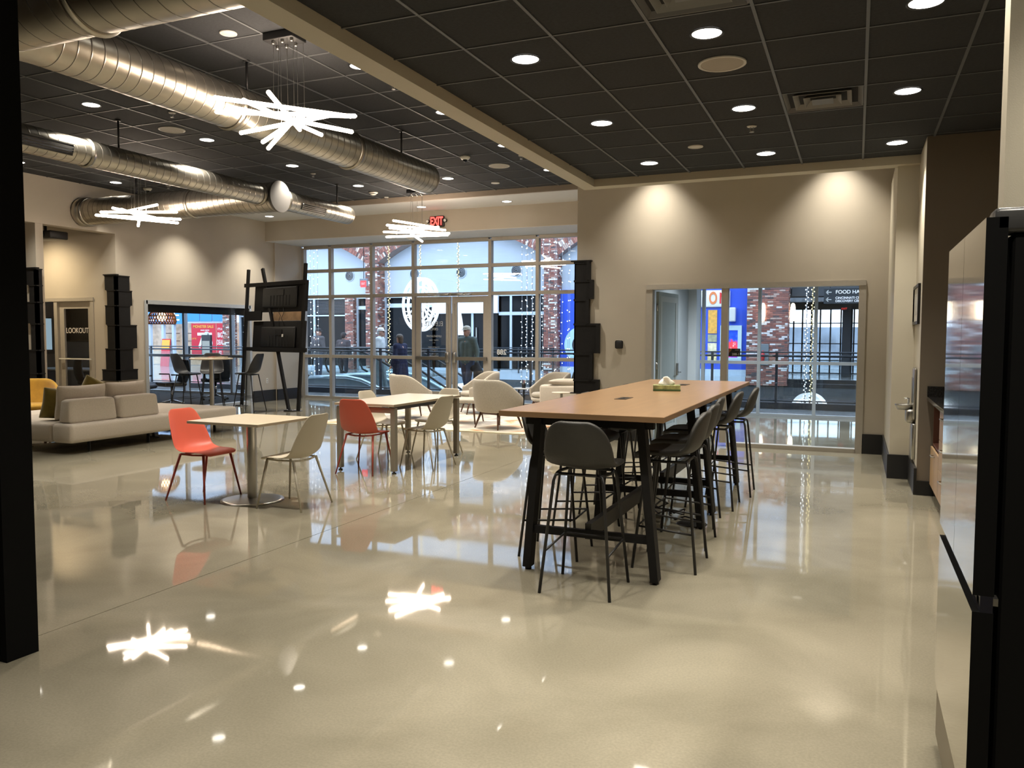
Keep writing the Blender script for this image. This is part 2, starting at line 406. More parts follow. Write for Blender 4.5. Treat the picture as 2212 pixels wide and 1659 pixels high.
# inner window between hall and side office: doorway bay + two fixed panes
iw = struct(empty('window_4', (0, 0, 0)))
for x in (-2.75, -1.69, 0.06): MB().box(x - .045, YA - .02, 0.05 if x < -1 else 0.0, x + .045, YA + .12, 2.26).build('mullion', M_ALU, iw)
MB().box(-2.79, YA - .03, 2.20, 0.10, YA + .13, 2.27).build('head_rail', M_ALU, iw)
MB().box(-1.64, YA - .02, 0.0, 0.02, YA + .12, 0.055).build('bottom_rail', M_ALU, iw)
MB().box(-1.64, YA + .04, 0.06, 0.02, YA + .046, 2.20).build('pane', M_GLASS, iw)
plq = MB(); plq.box(-1.63, YA + .02, 1.255, -1.475, YA + .038, 1.365); pq = plq.build('room_number_plaque', M_BLACK)
tag(pq, 'small black room number plaque stuck on the glass of the inner window', 'sign')
text('room_number', '288-1', 0.045, M_WHITE, pq, (-1.535, YA + .018, 1.285), (R(90), 0, 0), 0.001)
MB().box(-1.545, YA + .0185, 1.342, -1.495, YA + .020, 1.348).build('small_print_bar', mat('grey_print', (0.3, 0.3, 0.3), 0.5), pq)
MB().prism([(-1.628, YA + .019, 1.30), (-1.58, YA + .019, 1.36), (-1.628, YA + .019, 1.36)], (0, -.001, 0)).build('orange_corner', mat('bronze_print', (0.25, 0.10, 0.03), 0.5), pq)
# meeting room window in the left wall
lw = struct(empty('window_5', (0, 0, 0)))
for y in (11.53, 14.43): MB().box(XW - .14, y - .035, 0, XW + .02, y + .035, 2.20).build('mullion', M_ALUC, lw)
MB().box(XW - .14, 11.53, 2.13, XW + .02, 14.43, 2.205).build('head_rail', M_ALUC, lw)
MB().box(XW - .12, 11.53, 0.0, XW + .01, 14.43, 0.05).build('bottom_rail', M_ALUC, lw)
MB().box(XW - .07, 11.56, 0.05, XW - .064, 14.40, 2.13).build('pane', M_GLASS, lw)
MB().box(XW - .16, 11.56, 1.98, XW - .12, 14.40, 2.13).build('roller_shade', M_BLACK, lw)

# ------------------------------------------------------------------ entrance double door in the storefront
dd = struct(empty('door_1', (0, 0, 0)))
DY = YS + .06
MB().box(-9.36, DY - .06, 2.43, -7.50, DY + .06, 2.435).build('door_header', M_ALU, dd)
for x0, x1, hx in ((-9.35, -8.445, 1), (-8.415, -7.51, 0)):
    b = MB(); s = .125
    b.box(x0, DY - .025, 0.01, x0 + s, DY + .025, 2.42); b.box(x1 - s, DY - .025, 0.01, x1, DY + .025, 2.42)
    b.box(x0 + s, DY - .025, 2.28, x1 - s, DY + .025, 2.42); b.box(x0 + s, DY - .025, 0.01, x1 - s, DY + .025, 0.26)
    leaf = b.build('door_leaf', M_ALU, dd)
    MB().box(x0 + s, DY - .004, 0.26, x1 - s, DY + .004, 2.28).build('pane', M_GLASS, leaf)
    MB().box(x0 + .02, DY - .085, 0.98, x1 - .02, DY - .045, 1.06).build('push_bar', M_STEEL, leaf)
    hx = x1 - .07 if hx else x0 + .07
    MB().box(hx - .045, DY - .10, 0.93, hx + .045, DY - .03, 1.16, .01).build('exit_latch', M_STEEL, leaf)
    MB().tube([(hx, DY - .04, .15), (hx, DY - .04, 2.25)], .012, 8).build('lock_rod', M_ALU, leaf)
    MB().box(hx - .25 if hx < -8.43 else hx - .05, DY - .11, 2.43, hx + .05 if hx < -8.43 else hx + .25, DY - .055, 2.49, .008).build('door_closer', M_STEEL, leaf)
MB().tube([(-9.0, DY - .09, 2.46), (-8.8, DY - .28, 2.44), (-8.62, DY - .09, 2.44)], .012, 6).build('closer_arm', M_STEEL, dd)
MB().tube([(-7.9, DY - .09, 2.46), (-8.0, DY - .28, 2.44), (-8.2, DY - .09, 2.44)], .012, 6).build('closer_arm', M_STEEL, dd)
tb = emis('vinyl_white_dummy', (0.5, 0.5, 0.5), 0) if False else mat('white_vinyl', (0.9, 0.9, 0.9), 0.5)
tbd = mat('grey_vinyl', (0.62, 0.63, 0.64), 0.5)
RB = (R(90), 0, R(180))        # lettering that reads from the mall side
for s, sz, z, mm in (('ELEVATE', .155, 1.80, tbd), ('OFFICE', .085, 1.68, tbd), ('LEASING HOURS', .066, 1.52, tbd), ('MONDAY - FRIDAY', .036, 1.43, tbd), ('9 - 5', .036, 1.37, tbd),
                 ('SATURDAY & SUNDAY', .036, 1.27, tbd), ('By Appointment', .036, 1.21, tbd), ('www.elevateoffice.com', .032, 1.12, tbd)):
    text('door_lettering', s, sz, mm, dd, (-8.90, DY + .01, z), RB, 0.0008, sx=0.8)
MB().box(-9.02, DY + .0092, 1.062, -8.78, DY + .0108, 1.078).build('small_print_bar', tbd, dd)
text('door_lettering', '288', 0.155, tb, SF, (-7.20, DY + .01, 1.17), RB, 0.001, bold=0.004)

# ------------------------------------------------------------------ grey door standing open into the side office
gd = struct(empty('door_2', (-2.67, YA + .16, 0), R(84)))
b = MB(); b.box(0, -.022, .01, .92, .022, 2.18); dl = b.build('door_leaf', mat('blue_grey_door', (0.36, 0.43, 0.45), 0.4, noise=0.03), gd)
b = MB(); b.box(.06, -.028, .06, .14, -.022, 2.12); b.box(.78, -.028, .06, .86, -.022, 2.12); b.box(.14, -.028, 2.04, .78, -.022, 2.12); b.box(.14, -.028, .06, .78, -.022, .2); b.build('door_moulding', mat('pale_door_trim', (0.50, 0.55, 0.56), 0.4), gd)
b = MB(); b.box(.83, -.05, .93, .88, -.02, 1.12, .006); b.build('lock_plate', M_STEEL, gd)
MB().tube([(.855, -.05, .98), (.855, -.09, .98), (.74, -.09, .98)], .011, 8).build('lever_handle', M_CHROME, gd)
MB().tube([(.855, .03, .98), (.855, .08, .98), (.74, .08, .98)], .011, 8).build('lever_handle', M_CHROME, gd)
for z in (.3, 1.1, 1.95): MB().tube([(-.012, 0, z - .05), (-.012, 0, z + .05)], .012, 8).build('hinge', M_STEEL, gd)

# ------------------------------------------------------------------ meeting room door in the alcove (lettered glass)
md = struct(empty('door_3', (0, 0, 0)))
b = MB(); yd = 10.93
for x in (-15.58, -14.22, -13.24): MB().box(x - .045, yd - .07, 0, x + .045, yd + .06, 2.22).build('mullion', M_ALU, md)
MB().box(-15.6, yd - .08, 2.17, -13.19, yd + .06, 2.235).build('head_rail', M_ALU, md)
MB().box(-15.55, yd - .04, 0.0, -14.25, yd + .04, 0.06).build('bottom_rail', M_ALU, md)
MB().box(-15.54, yd, 0.06, -14.26, yd + .006, 2.17).build('pane', M_GLASS, md)
b = MB(); b.box(-14.17, yd - .02, .01, -14.05, yd + .02, 2.17); b.box(-13.40, yd - .02, .01, -13.29, yd + .02, 2.17); b.box(-14.05, yd - .02, 2.03, -13.40, yd + .02, 2.17); b.box(-14.05, yd - .02, .01, -13.40, yd + .02, .2)
lf = b.build('door_leaf', M_ALU, md)
MB().box(-14.05, yd - .003, .2, -13.40, yd + .003, 2.03).build('pane', M_GLASS, lf)
MB().box(-14.15, yd - .08, 1.06, -13.28, yd - .05, 1.085).build('push_bar', M_WHITE, lf)
text('room_lettering', 'LOOKOUT', 0.145, mat('lookout_vinyl', (0.80, 0.74, 0.68), 0.5), lf, (-13.72, yd - .006, 1.61), (R(90), 0, 0), 0.001, sx=0.85)

# ================================================================== DUCTS
def duct(label, axis, a0, a1, c, z, r, caps=(0, 0), pitch=0.115, group='spiral ducts under the high ceiling', tilt=0.02, flange=()):
    """axis 'x' or 'y': run along it from a0 to a1; c = the other horizontal coordinate"""
    root = thing('spiral_duct', label, 'duct', (0, 0, 0), 0, None)
    mb = MB(); N = 40
    def ring(a, rr, k):
        out = []
        for i in range(N):
            t = 2 * math.pi * i / N; aa = a + k * math.cos(t + .6); p = c + rr * math.cos(t); q = z + rr * math.sin(t)
            out.append(Vector((aa, p, q)) if axis == 'x' else Vector((p, aa, q)))
        return out
    rows = [ring(a0, r, 0)]; mats = []
    a = a0 + pitch * .8
    while a < a1 - pitch * .6:
        k = min(tilt, pitch * .3)
        rows += [ring(a - .006, r, k), ring(a, r, k), ring(a + .002, r + .0015, k), ring(a + .006, r + .0015, k), ring(a + .008, r, k), ring(a + .014, r, k)]; mats += [0, 0, 1, 1, 1, 0]
        a += pitch
    rows.append(ring(a1, r, 0)); mats.append(0)
    V = [[mb.bm.verts.new(p) for p in row] for row in rows]
    for i in range(len(V) - 1):
        for k in range(N):
            f = mb.bm.faces.new((V[i][k], V[i][(k + 1) % N], V[i + 1][(k + 1) % N], V[i + 1][k])); f.smooth = True; f.material_index = mats[i]
    mb.build('duct_wall', [M_DUCT, M_SEAM], root)
    for e, a in zip(caps, (a0, a1)):
        if e:
            s = -1 if a == a0 else 1
            pc = (0, c, z) if axis == 'x' else (c, 0, z)
            prof = [(0, a + s * .012), (r * .98 if e == 1 else r * 1.06, a + s * .012), (r * 1.0 if e == 1 else r * 1.06, a - s * .01), (r, a - s * .05)]
            MB().lathe(prof, 40, pc, axis, smooth=False).build('end_cap', mat('cap_steel', (0.10, 0.092, 0.085), 0.7, noise=0.04) if e == 2 else M_DUCT, root)
    for a in flange:
        pc = (0, c, z) if axis == 'x' else (c, 0, z)
        MB().lathe([(r + .001, a - .03), (r + .012, a - .028), (r + .012, a - .004), (r + .022, a), (r + .012, a + .004), (r + .012, a + .028), (r + .001, a + .03)], 40, pc, axis).build('joint_band', M_DUCT, root)
    return root
def hang(root, x, y, r, z=3.68):
    MB().tube([(x, y, z + r - .01), (x, y, ZL)], .012, 6).build('hanger_rod', M_BLACK, root)
    MB().lathe([(0, -.012), (.035, -.012), (.035, 0), (0, 0)], 10, (x, y, ZL)).build('ceiling_plate', M_BLACK, root)
def dgrille(root, x, y0, y1, r, a0, a1, z=3.68):
    m = MB(); n = 6
    rows = [[(x + (r + .012) * math.cos(R(a0 + (a1 - a0) * k / n)), y, z + (r + .012) * math.sin(R(a0 + (a1 - a0) * k / n))) for k in range(n + 1)] for y in (y0, y1)]
    m.grid(rows); o = m.build('supply_grille', M_BLACK, root); solid(o, .012)
    fr = MB()
    for a in (a0, a1):
        c_, s_ = math.cos(R(a)), math.sin(R(a)); fr.beam((x + (r + .018) * c_, y0, z + (r + .018) * s_), (x + (r + .018) * c_, y1, z + (r + .018) * s_), .012, .012)
    for y in (y0, y1):
        fr.tube([(x + (r + .018) * math.cos(R(a0 + (a1 - a0) * k / n)), y, z + (r + .018) * math.sin(R(a0 + (a1 - a0) * k / n))) for k in range(n + 1)], .006, 4)
    for i in range(1, 4):
        a = a0 + (a1 - a0) * i / 4; c_, s_ = math.cos(R(a)), math.sin(R(a)); fr.beam((x + (r + .02) * c_, y0, z + (r + .02) * s_), (x + (r + .02) * c_, y1, z + (r + .02) * s_), .004, .016)
    fr.build('grille_frame', M_STEEL, root)
d = duct('wide spiral duct crossing the top left corner of the picture into the cream bulkhead', 'x', -9.5, -3.17, 3.72, 3.68, .256, caps=(1, 0), pitch=.16, flange=(-4.45,))
hang(d, -7.0, 3.72, .256)
d = duct('long spiral duct behind the nearest starburst pendant, ending in a closed round end', 'y', 3.95, 9.85, -5.49, 3.68, .20, caps=(0, 1), flange=(6.05, 8.0))
hang(d, -5.49, 9.18, .2); hang(d, -5.49, 6.3, .2)
mm = MB(); mm.lathe([(.20, .40), (.205, .30), (.24, .12), (.27, 0)], 40, (-5.49, 3.72, 3.68), 'y'); mm.build('saddle_collar', M_DUCT, d)
d = duct('middle spiral duct with a black slot grille at the left edge of the picture', 'y', 3.0, 9.93, -8.45, 3.68, .155, caps=(0, 0), flange=(6.9, 9.90))
hang(d, -8.45, 7.38, .155); dgrille(d, -8.45, 4.8, 6.62, .155, -35, 5)
d = duct('short end piece of spiral duct with a small slot grille beyond the pale cap', 'y', 10.42, 12.25, -8.45, 3.68, .155, caps=(0, 1), flange=(10.5,))
hang(d, -8.45, 11.94, .155); dgrille(d, -8.45, 10.78, 11.40, .155, -42, -5)
d = duct('spiral duct crossing from the left wall, closed by a pale round cap', 'x', -12.5, -8.28, 10.2, 3.68, .228, caps=(0, 2), flange=(-12.4, -10.0))
hang(d, -11.3, 10.2, .228)
MB().lathe([(.228, -.1), (.25, -.06), (.25, .02), (.19, .06), (.10, .02), (0, 0)], 40, (-12.5, 10.2, 3.68), 'x').build('elbow_end', M_DUCT, d)

# ================================================================== PENDANTS
M_TUBE = emis('pendant_tube_glow', (1.0, 0.80, 0.62), 30, True)
def pendant(label, c, rods, L=1.22):
    root = thing('starburst_pendant', label, 'pendant light', (c[0], c[1], 0), 0, None)
    b = MB(); b.box(-.16, -.10, ZL - .07, .16, .10, ZL - .001, .008); can = b.build('canopy', M_BLACK, root)
    for k in range(6):
        MB().lathe([(0, -.03), (.012, -.03), (.016, 0), (0, 0)], 8, (-.125 + .05 * k, .06 * (-1) ** k, ZL - .07)).build('cable_gland', M_STEEL, can)
    for k, (ang, z, off, dx, dy) in enumerate(rods):
        a = R(ang); u = Vector((math.cos(a), math.sin(a), 0)); o = Vector((dx, dy, 0))
        p = o - u * L / 2 + u * off; q = o + u * L / 2 + u * off
        p.z = q.z = z
        n = 8; e1 = p + u * .015; e2 = q - u * .015
        MB().tube([p, e1, e2, q], [.004, .019, .019, .004], n).build('light_tube', M_TUBE, root)
        for s in ((-.11,) if k % 2 else (.11,)):
            w = o + u * s
            tp = Vector((max(-.14, min(.14, w.x)), max(-.09, min(.09, w.y)), ZL - .07))
            MB().tube([(w.x, w.y, z + .02), tp], .0022, 4, caps=False).build('suspension_cable', M_STEEL, root)
    MB().lathe([(0, -.02), (.03, -.02), (.03, .02), (0, .02)], 10, (0, 0, 3.46)).build('hub', M_STEEL, root)
    return root
pendant('largest starburst pendant of glowing tubes, hanging in front of the long spiral duct', (-4.70, 5.88),
        [(52, 3.545, 0, 0, 0), (29, 3.47, 0, .05, -.05), (116, 3.50, 0, 0, 0), (95, 3.445, 0, 0, 0), (-9, 3.40, 0, 0, 0), (-33, 3.375, -.08, 0, 0), (66, 3.42, .0, .1, -.02), (140, 3.36, .25, .0, .0)])
pendant('starburst pendant of glowing tubes before the duct with the ring end', (-10.26, 9.30),
        [(66, 3.32, 0, 0, 0), (22, 3.43, 0, 0, 0), (115, 3.38, 0, 0, 0), (-17, 3.48, 0, 0, 0), (-41, 3.29, 0, 0, 0), (102, 3.40, 0, 0, 0), (44, 3.35, 0, 0, 0)])
pendant('farthest starburst pendant of glowing tubes, below the exit sign', (-7.43, 12.95),
        [(57, 3.50, 0, 0, 0), (32, 3.41, 0, 0, 0), (9, 3.35, 0, 0, 0), (76, 3.56, 0, 0, 0), (110, 3.32, 0, 0, 0), (-20, 3.46, 0, 0, 0), (66, 3.44, 0, 0, 0)])

# ================================================================== DOWNLIGHTS AND CEILING DEVICES
M_LENS = emis('downlight_lens', (1.0, 0.93, 0.82), 9)
M_TRIM = mat('white_trim', (0.55, 0.54, 0.50), 0.5)
def downlight(x, y, z, label, group, watt, col=WARM, size=100, blend=.9, r=.092):
    root = thing('downlight', label, 'ceiling light', (x, y, z), 0, group)
    MB().lathe([(r + .004, 0.001), (r + .014, -.004), (r + .014, -.007), (r + .002, -.006), (r - .004, .002)], 24).build('trim_ring', M_BLACK if 'black ceiling' in group or 'ceiling' in label else M_TRIM, root)
    MB().lathe([(0, -.003), (r, -.003), (r, .01), (0, .01)], 24, smooth=False).build('lens', M_LENS, root)
    if watt:
        L = bpy.data.lights.new('downlight_lamp', 'SPOT'); L.energy = watt; L.color = col; L.spot_size = R(size); L.spot_blend = blend; L.shadow_soft_size = .07
        o = bpy.data.objects.new('downlight_lamp', L); COL.objects.link(o); o.parent = root; o.location = (0, 0, -.012)
WR = 215; WL = 420
Rx = {-2.14: 'left row', -0.912: 'middle row', 0.315: 'right row'}
for x in Rx:
    for k, y in enumerate((1.62, 3.42, 5.23, 7.03, 8.83)):
        nm = ['unseen first', 'nearest', 'second', 'third', 'farthest'][k]
        downlight(x, y, ZR, f'{nm} round downlight in the {Rx[x]} of the low black ceiling', 'downlights in the low black ceiling', WR)
Lx = {-8.18: 'row beside the middle duct', -4.57: 'row beside the cream bulkhead', -11.92: 'row along the left wall', -6.40: 'pair beside the long duct'}
for x, ys_ in ((-4.57, (5.0, 6.85, 8.62, 10.42, 12.20)), (-8.18, (5.0, 6.78, 8.58, 10.38, 12.20)), (-11.92, (6.8, 8.55, 10.33, 12.35, 14.32)), (-6.40, (12.21,))):
    for k, y in enumerate(ys_):
        zz = ZL if y < 13.5 else 4.14
        nm = ['nearest', 'second', 'third', 'fourth', 'farthest'][k] if len(ys_) > 1 else 'single'
        downlight(x, y, zz, f'{nm} round downlight of the {Lx[x]} in the high ceiling', 'downlights in the high ceiling', WL)
for x, y, nm in ((-8.18, 14.45, 'middle'), (-6.31, 14.49, 'right')):
    downlight(x, y, 4.14, f'{nm} round downlight in the white border ceiling above the storefront', 'downlights in the white border ceiling', WL)
# wall washers in the hidden cavity over the inner window wall
for x, nm in ((-2.66, 'left'), (-0.27, 'right')):
    downlight(x, 11.10, ZL, f'{nm} hidden downlight washing the wall above the inner window', 'wall washers in the cavity', 300, WARM, 92, 1.0)
downlight(-14.2, 10.1, 3.62, 'warm round downlight under the dark alcove ceiling', 'downlights in the alcove', 330, (1, .80, .52), 150, 1.0)
downlight(.95, 2.70, ZR, 'unseen round downlight above the refrigerator', 'downlights above the kitchen', 230)  # extra lamp added to brighten the kitchen wing wall
# lamps added to brighten the side office
for x, y, q in ((-1.9, 14.0, 'farther'), (-.3, 13.2, 'nearer')): downlight(x, y, 2.95, q + ' round downlight in the side office ceiling', 'downlights of the side office', 420, (.85, .93, 1), 150)

def disc(name, label, cat, x, y, z, r, m, group=None, rim=M_TRIM):
    root = thing(name, label, cat, (x, y, z), 0, group)
    MB().lathe([(r, 0), (r, -.008), (r - .012, -.012), (r - .02, -.006)], 28).build('rim', rim, root)
    b = MB(); b.lathe([(r - .02, -.005), (r * .5, -.009), (0, -.010)], 28); b.build('mesh_cover', m, root)
MG = mat('speaker_mesh', (0.38, 0.35, 0.30), 0.7, bump=0.5, bscale=300)
for x, y, z, nm in ((-0.910, 5.84, ZR, 'large round speaker in the low ceiling between two downlights'), (-5.19, 11.62, ZL, 'round speaker in the high ceiling beside the dome camera'),
                    (-8.20, 7.99, ZL, 'round speaker in the high ceiling above the middle duct')):
    disc('ceiling_speaker', nm, 'speaker', x, y, z, .165, MG)
for x, y, z, nm in ((-1.53, 8.24, ZR, 'small blank cover plate in the low ceiling'), (-5.14, 5.67, ZL, 'cream round cover plate in the high ceiling near the pendant canopy'), (-5.82, 12.87, ZL, 'small round cover near the cornice')):
    disc('cover_plate', nm, 'cover plate', x, y, z, .075, M_TRIM)
def sprinkler(x, y, z, label):
    root = thing('sprinkler_head', label, 'sprinkler', (x, y, z), 0, None)
    MB().lathe([(0, -.001), (.045, -.001), (.04, -.008), (.012, -.012), (0, -.012)], 16).build('escutcheon', M_TRIM, root)
    b = MB(); b.tube([(-.014, 0, -.01), (-.016, 0, -.035), (0, 0, -.05)], .004, 5); b.tube([(.014, 0, -.01), (.016, 0, -.035), (0, 0, -.05)], .004, 5); b.lathe([(0, -.052), (.022, -.052), (.022, -.055), (0, -.055)], 12)
    b.build('deflector', M_STEEL, root)
for x, y, z, nm in ((-.918, 7.65, ZR, 'sprinkler head in the low black ceiling'), (-4.56, 7.47, ZL, 'sprinkler head peeking out beside the bulkhead, nearer one'), (-7.575, 7.39, ZL, 'sprinkler head left of the starburst pendant'),
                    (-8.26, 11.01, ZL, 'sprinkler head between the two far spiral ducts'), (-8.35, 13.4, ZL, 'sprinkler head by the cornice above the exit sign'), (-4.60, 11.09, ZL, 'sprinkler head peeking out beside the bulkhead, farther one'),
                    (-11.3, 10.9, ZL, 'sprinkler head near the wall above the left pendant')):
    sprinkler(x, y, z, nm)
def dome(x, y, label):
    root = thing('dome_camera', label, 'camera', (x, y, ZL), 0, None)
    MB().lathe([(0, -.001), (.075, -.001), (.075, -.02), (.055, -.045), (.03, -.05)], 20).build('housing', M_WHITE, root)
    MB().sphere((0, 0, -.05), .034, 14, 8).build('lens_dome', M_DARKG, root)
dome(-5.39, 10.83, 'white dome camera with a black eye in the high ceiling'); dome(-11.83, 10.93, 'white dome camera near the left wall above the left pendant')
root = thing('smoke_detector', 'white round smoke detector on the high ceiling near the cornice', 'smoke detector', (-8.285, 12.84, ZL))
MB().lathe([(0, -.001), (.085, -.001), (.085, -.018), (.06, -.03), (.055, -.045), (.03, -.055), (0, -.055)], 20).build('body', M_WHITE, root)
MB().lathe([(.057, -.034), (.0605, -.036), (.0585, -.042)], 20).build('vent_ring', M_BLACK, root)
root = thing('ceiling_dome_lamp', 'small white dome fixture under the soffit above the storefront', 'lamp', (-9.1, 15.6, 3.69))
MB().lathe([(0, -.001), (.085, -.001), (.085, -.02), (.05, -.045), (0, -.05)], 20).build('cover', M_WHITE, root)

def vent(x0, y0, label, w=.60):
    cx, cy = x0 + w / 2, y0 + w / 2
    root = thing('air_diffuser', label, 'vent', (cx, cy, ZR), 0, 'square diffusers in the low ceiling')
    MD = mat('diffuser_grey', (0.12, 0.12, 0.12), 0.5, noise=0.05); M2 = mat('diffuser_light', (0.22, 0.22, 0.21), 0.5)
    b = MB(); b.box(-w / 2, -w / 2, .10, w / 2, w / 2, .12); b.build('back_plate', M_BLACK, root)
    for k, (o, i, zo, zi) in enumerate(((.29, .245, 0, .05), (.215, .165, -.005, .05), (.14, .085, -.01, .045))):
        b = MB()
        for s in range(4):
            q = Matrix.Rotation(s * math.pi / 2, 4, 'Z')
            b.poly([q @ Vector(p) for p in ((-o, -o, zo), (o, -o, zo), (i, -i, zi), (-i, -i, zi))])
        solid(b.build('louvre_ring', M2 if k else MD, root), .004)
    b = MB(); b.poly([(-.08, -.08, -.012), (.08, -.08, -.012), (.08, .08, -.012), (-.08, .08, -.012)]); solid(b.build('centre_plate', MD, root), .004)
    b = MB(); b.box(-w / 2, -w / 2, 0, w / 2, -w / 2 + .012, .1); b.box(-w / 2, w / 2 - .012, 0, w / 2, w / 2, .1); b.box(-w / 2, -w / 2, 0, -w / 2 + .012, w / 2, .1); b.box(w / 2 - .012, -w / 2, 0, w / 2, w / 2, .1)
    b.build('neck', MD, root)
vent(-.598, 6.741, 'square air diffuser in the low black ceiling, the whole one'); vent(-1.211, 4.28, 'square air diffuser cut off by the top of the picture')

# exit sign
root = thing('exit_sign', 'black exit sign with red letters and two emergency lamp heads on the soffit', 'exit sign', (-8.09, 14.975, 3.905))
MB().box(-.17, -.05, -.115, .17, 0, .115, .02).build('housing', M_BLACK, root)
MB().box(-.145, -.054, -.10, .145, -.048, .10).build('face_plate', mat('dark_red_plate', (0.05, 0.004, 0.004), 0.4), root)
text('exit_lettering', 'EXIT', .235, emis('exit_red', (1.0, 0.05, 0.04), 5), root, (0, -.056, 0), (R(90), 0, 0), .001, sx=.62, bold=.006)
for s in (-1, 1):
    MB().lathe([(0, -.04), (.035, -.035), (.04, 0), (.02, .03), (0, .035)], 16, (s * .205, -.04, .01), 'y').build('lamp_head', M_BLACK, root)
    MB().lathe([(0, -.042), (.03, -.038)], 14, (s * .205, -.041, .01), 'y').build('lamp_lens', M_WHITE, root)

# projector under the alcove ceiling
root = thing('projector', 'black projector hanging under the alcove ceiling at the left edge', 'projector', (-13.35, 10.05, 3.30))
MB().box(-.35, -.18, -.08, .35, .18, .06, .02).build('body', M_BLACK, root)
MB().tube([(0, 0, .06), (0, 0, .32)], .025, 10).build('mount_pole', M_BLACK, root)
MB().lathe([(.05, -.2), (.055, -.18), (.03, -.175), (0, -.17)], 14, (.15, 0, -.01), 'y').build('lens', M_DARKG, root)

# ================================================================== FURNITURE
M_CORAL = mat('coral_plastic', (0.62, 0.115, 0.07), 0.42, bump=0.02, bscale=300)
M_CORALD = mat('coral_metal', (0.36, 0.06, 0.04), 0.45)
M_BONE = mat('bone_plastic', (0.52, 0.47, 0.37), 0.42, bump=0.02, bscale=300)
M_BONEM = mat('bone_metal', (0.50, 0.46, 0.37), 0.45)
M_STOOL = mat('charcoal_leatherette', (0.026, 0.025, 0.022), 0.5, noise=0.12, nscale=10, bump=0.15, bscale=90)
M_SHELLB = mat('black_plastic_shell', (0.020, 0.020, 0.021), 0.4)
M_WOODTOP = mat('maple_laminate', (0.30, 0.185, 0.098), 0.28, noise=0.10, nscale=3.0, stretch=(6, 0.6, 6))
M_WOODEDGE = mat('maple_edge', (0.21, 0.125, 0.062), 0.4, noise=0.08, nscale=3.0, stretch=(1, 1, 12))
M_CTOP = mat('cream_laminate', (0.62, 0.54, 0.41), 0.3, noise=0.03, nscale=3)
M_CEDGE = mat('beige_edge_band', (0.40, 0.33, 0.24), 0.5)
M_TAUPE = mat('taupe_metal', (0.30, 0.27, 0.22), 0.4, metal=0.4)
M_BOUC = mat('cream_boucle', (0.48, 0.44, 0.37), 0.95, noise=0.10, nscale=70, bump=0.7, bscale=160, sheen=0.3)
M_SOFA = mat('greige_upholstery', (0.62, 0.56, 0.48), 0.95, noise=0.05, nscale=60, bump=0.4, bscale=260, sheen=0.2)
M_WAL = mat('walnut', (0.10, 0.042, 0.022), 0.4, noise=0.2, nscale=10, stretch=(1, 1, 0.1))

def shell(prof, name, m, parent, thick, cols=9, pw=2.0, sub=1):
    rows = []
    n = len(prof)
    for i, (y, z, hw, lift) in enumerate(prof):
        a = prof[max(0, i - 1)]; b = prof[min(n - 1, i + 1)]
        d = Vector((0, b[0] - a[0], b[1] - a[1])).normalized(); nrm = Vector((0, -d.z, d.y))   # inside = up / forward
        if nrm.z < 0 and nrm.y < 0: nrm = -nrm
        if d.y < 0: nrm = Vector((0, d.z, -d.y))
        rows.append([Vector((hw * u, y, z)) + nrm * lift * abs(u) ** pw for u in [(-1 + 2 * k / (cols - 1)) for k in range(cols)]])
    mb = MB(); mb.grid(rows); o = mb.build(name, m, parent)
    solid(o, thick, 0, sub); return bake(o)
P_CHAIR = [(.228, .424, .165, 0), (.224, .442, .192, .0), (.195, .453, .210, .003), (.11, .450, .222, .010), (.02, .441, .228, .018), (-.06, .436, .231, .030), (-.12, .446, .233, .046), (-.165, .474, .234, .060), (-.197, .52, .232, .068),
           (-.218, .58, .226, .066), (-.236, .65, .214, .056), (-.252, .72, .197, .040), (-.266, .785, .176, .024), (-.274, .82, .156, .014), (-.279, .838, .118, .008)]
P_STOOL = [(.205, .720, .140, 0), (.212, .742, .175, 0), (.19, .762, .198, .004), (.10, .765, .212, .010), (0, .757, .217, .016), (-.08, .757, .218, .024), (-.14, .775, .218, .034), (-.180, .815, .217, .046),
           (-.200, .87, .212, .050), (-.215, .93, .197, .044), (-.228, .985, .170, .032), (-.235, 1.020, .135, .018), (-.238, 1.040, .085, .010)]
M_SHELLB = mat('black_high_stool_shell', (.010, .010, .011), .45)
P_HIGH = [(y * .95, z + .33, hw * .98, l) for (y, z, hw, l) in P_CHAIR]

def shell_chair(label, loc, rz, m, mm, group):
    t = thing('shell_chair', label, 'chair', loc, rz, group)
    shell(P_CHAIR, 'seat_shell', m, t, .009)
    fr = MB(); fr.tube([(-.165, .17, .435), (-.175, .04, .430), (-.165, -.11, .432), (-.06, -.12, .420), (.06, -.12, .420), (.165, -.11, .432), (.175, .04, .430), (.165, .17, .435), (0, .17, .432)], .009, 6, closed=True); fr.build('under_frame', mm, t)
    for sx in (-1, 1):
        for sy in (-1, 1):
            MB().tube([(sx * .168, .165 if sy > 0 else -.11, .434), (sx * .235, sy * .235, 0.0)], .0125, 8, r2=.008).build('leg', mm, t)
    return t
G1 = 'shell chairs around the small tables'
c1 = shell_chair('coral red shell chair at the left side of the small square table', (-5.61, 5.76, 0), R(-90), M_CORAL, M_CORALD, G1)
c2 = copy_tree(c1, loc=(-5.05, 7.62, 0), rz=R(2), label='coral red shell chair tucked into the near end of the long cream table')
w1 = shell_chair('bone white shell chair at the right side of the small square table', (-4.62, 5.84, 0), R(92), M_BONE, M_BONEM, G1)
copy_tree(w1, loc=(-4.60, 8.26, 0), rz=R(84), label='bone white shell chair at the right side of the long cream table')
copy_tree(w1, loc=(-5.42, 8.58, 0), rz=R(-92), label='bone white shell chair at the left side of the long cream table')
copy_tree(w1, loc=(-4.99, 9.20, 0), rz=R(165), label='bone white shell chair at the far end of the long cream table, facing the viewer')

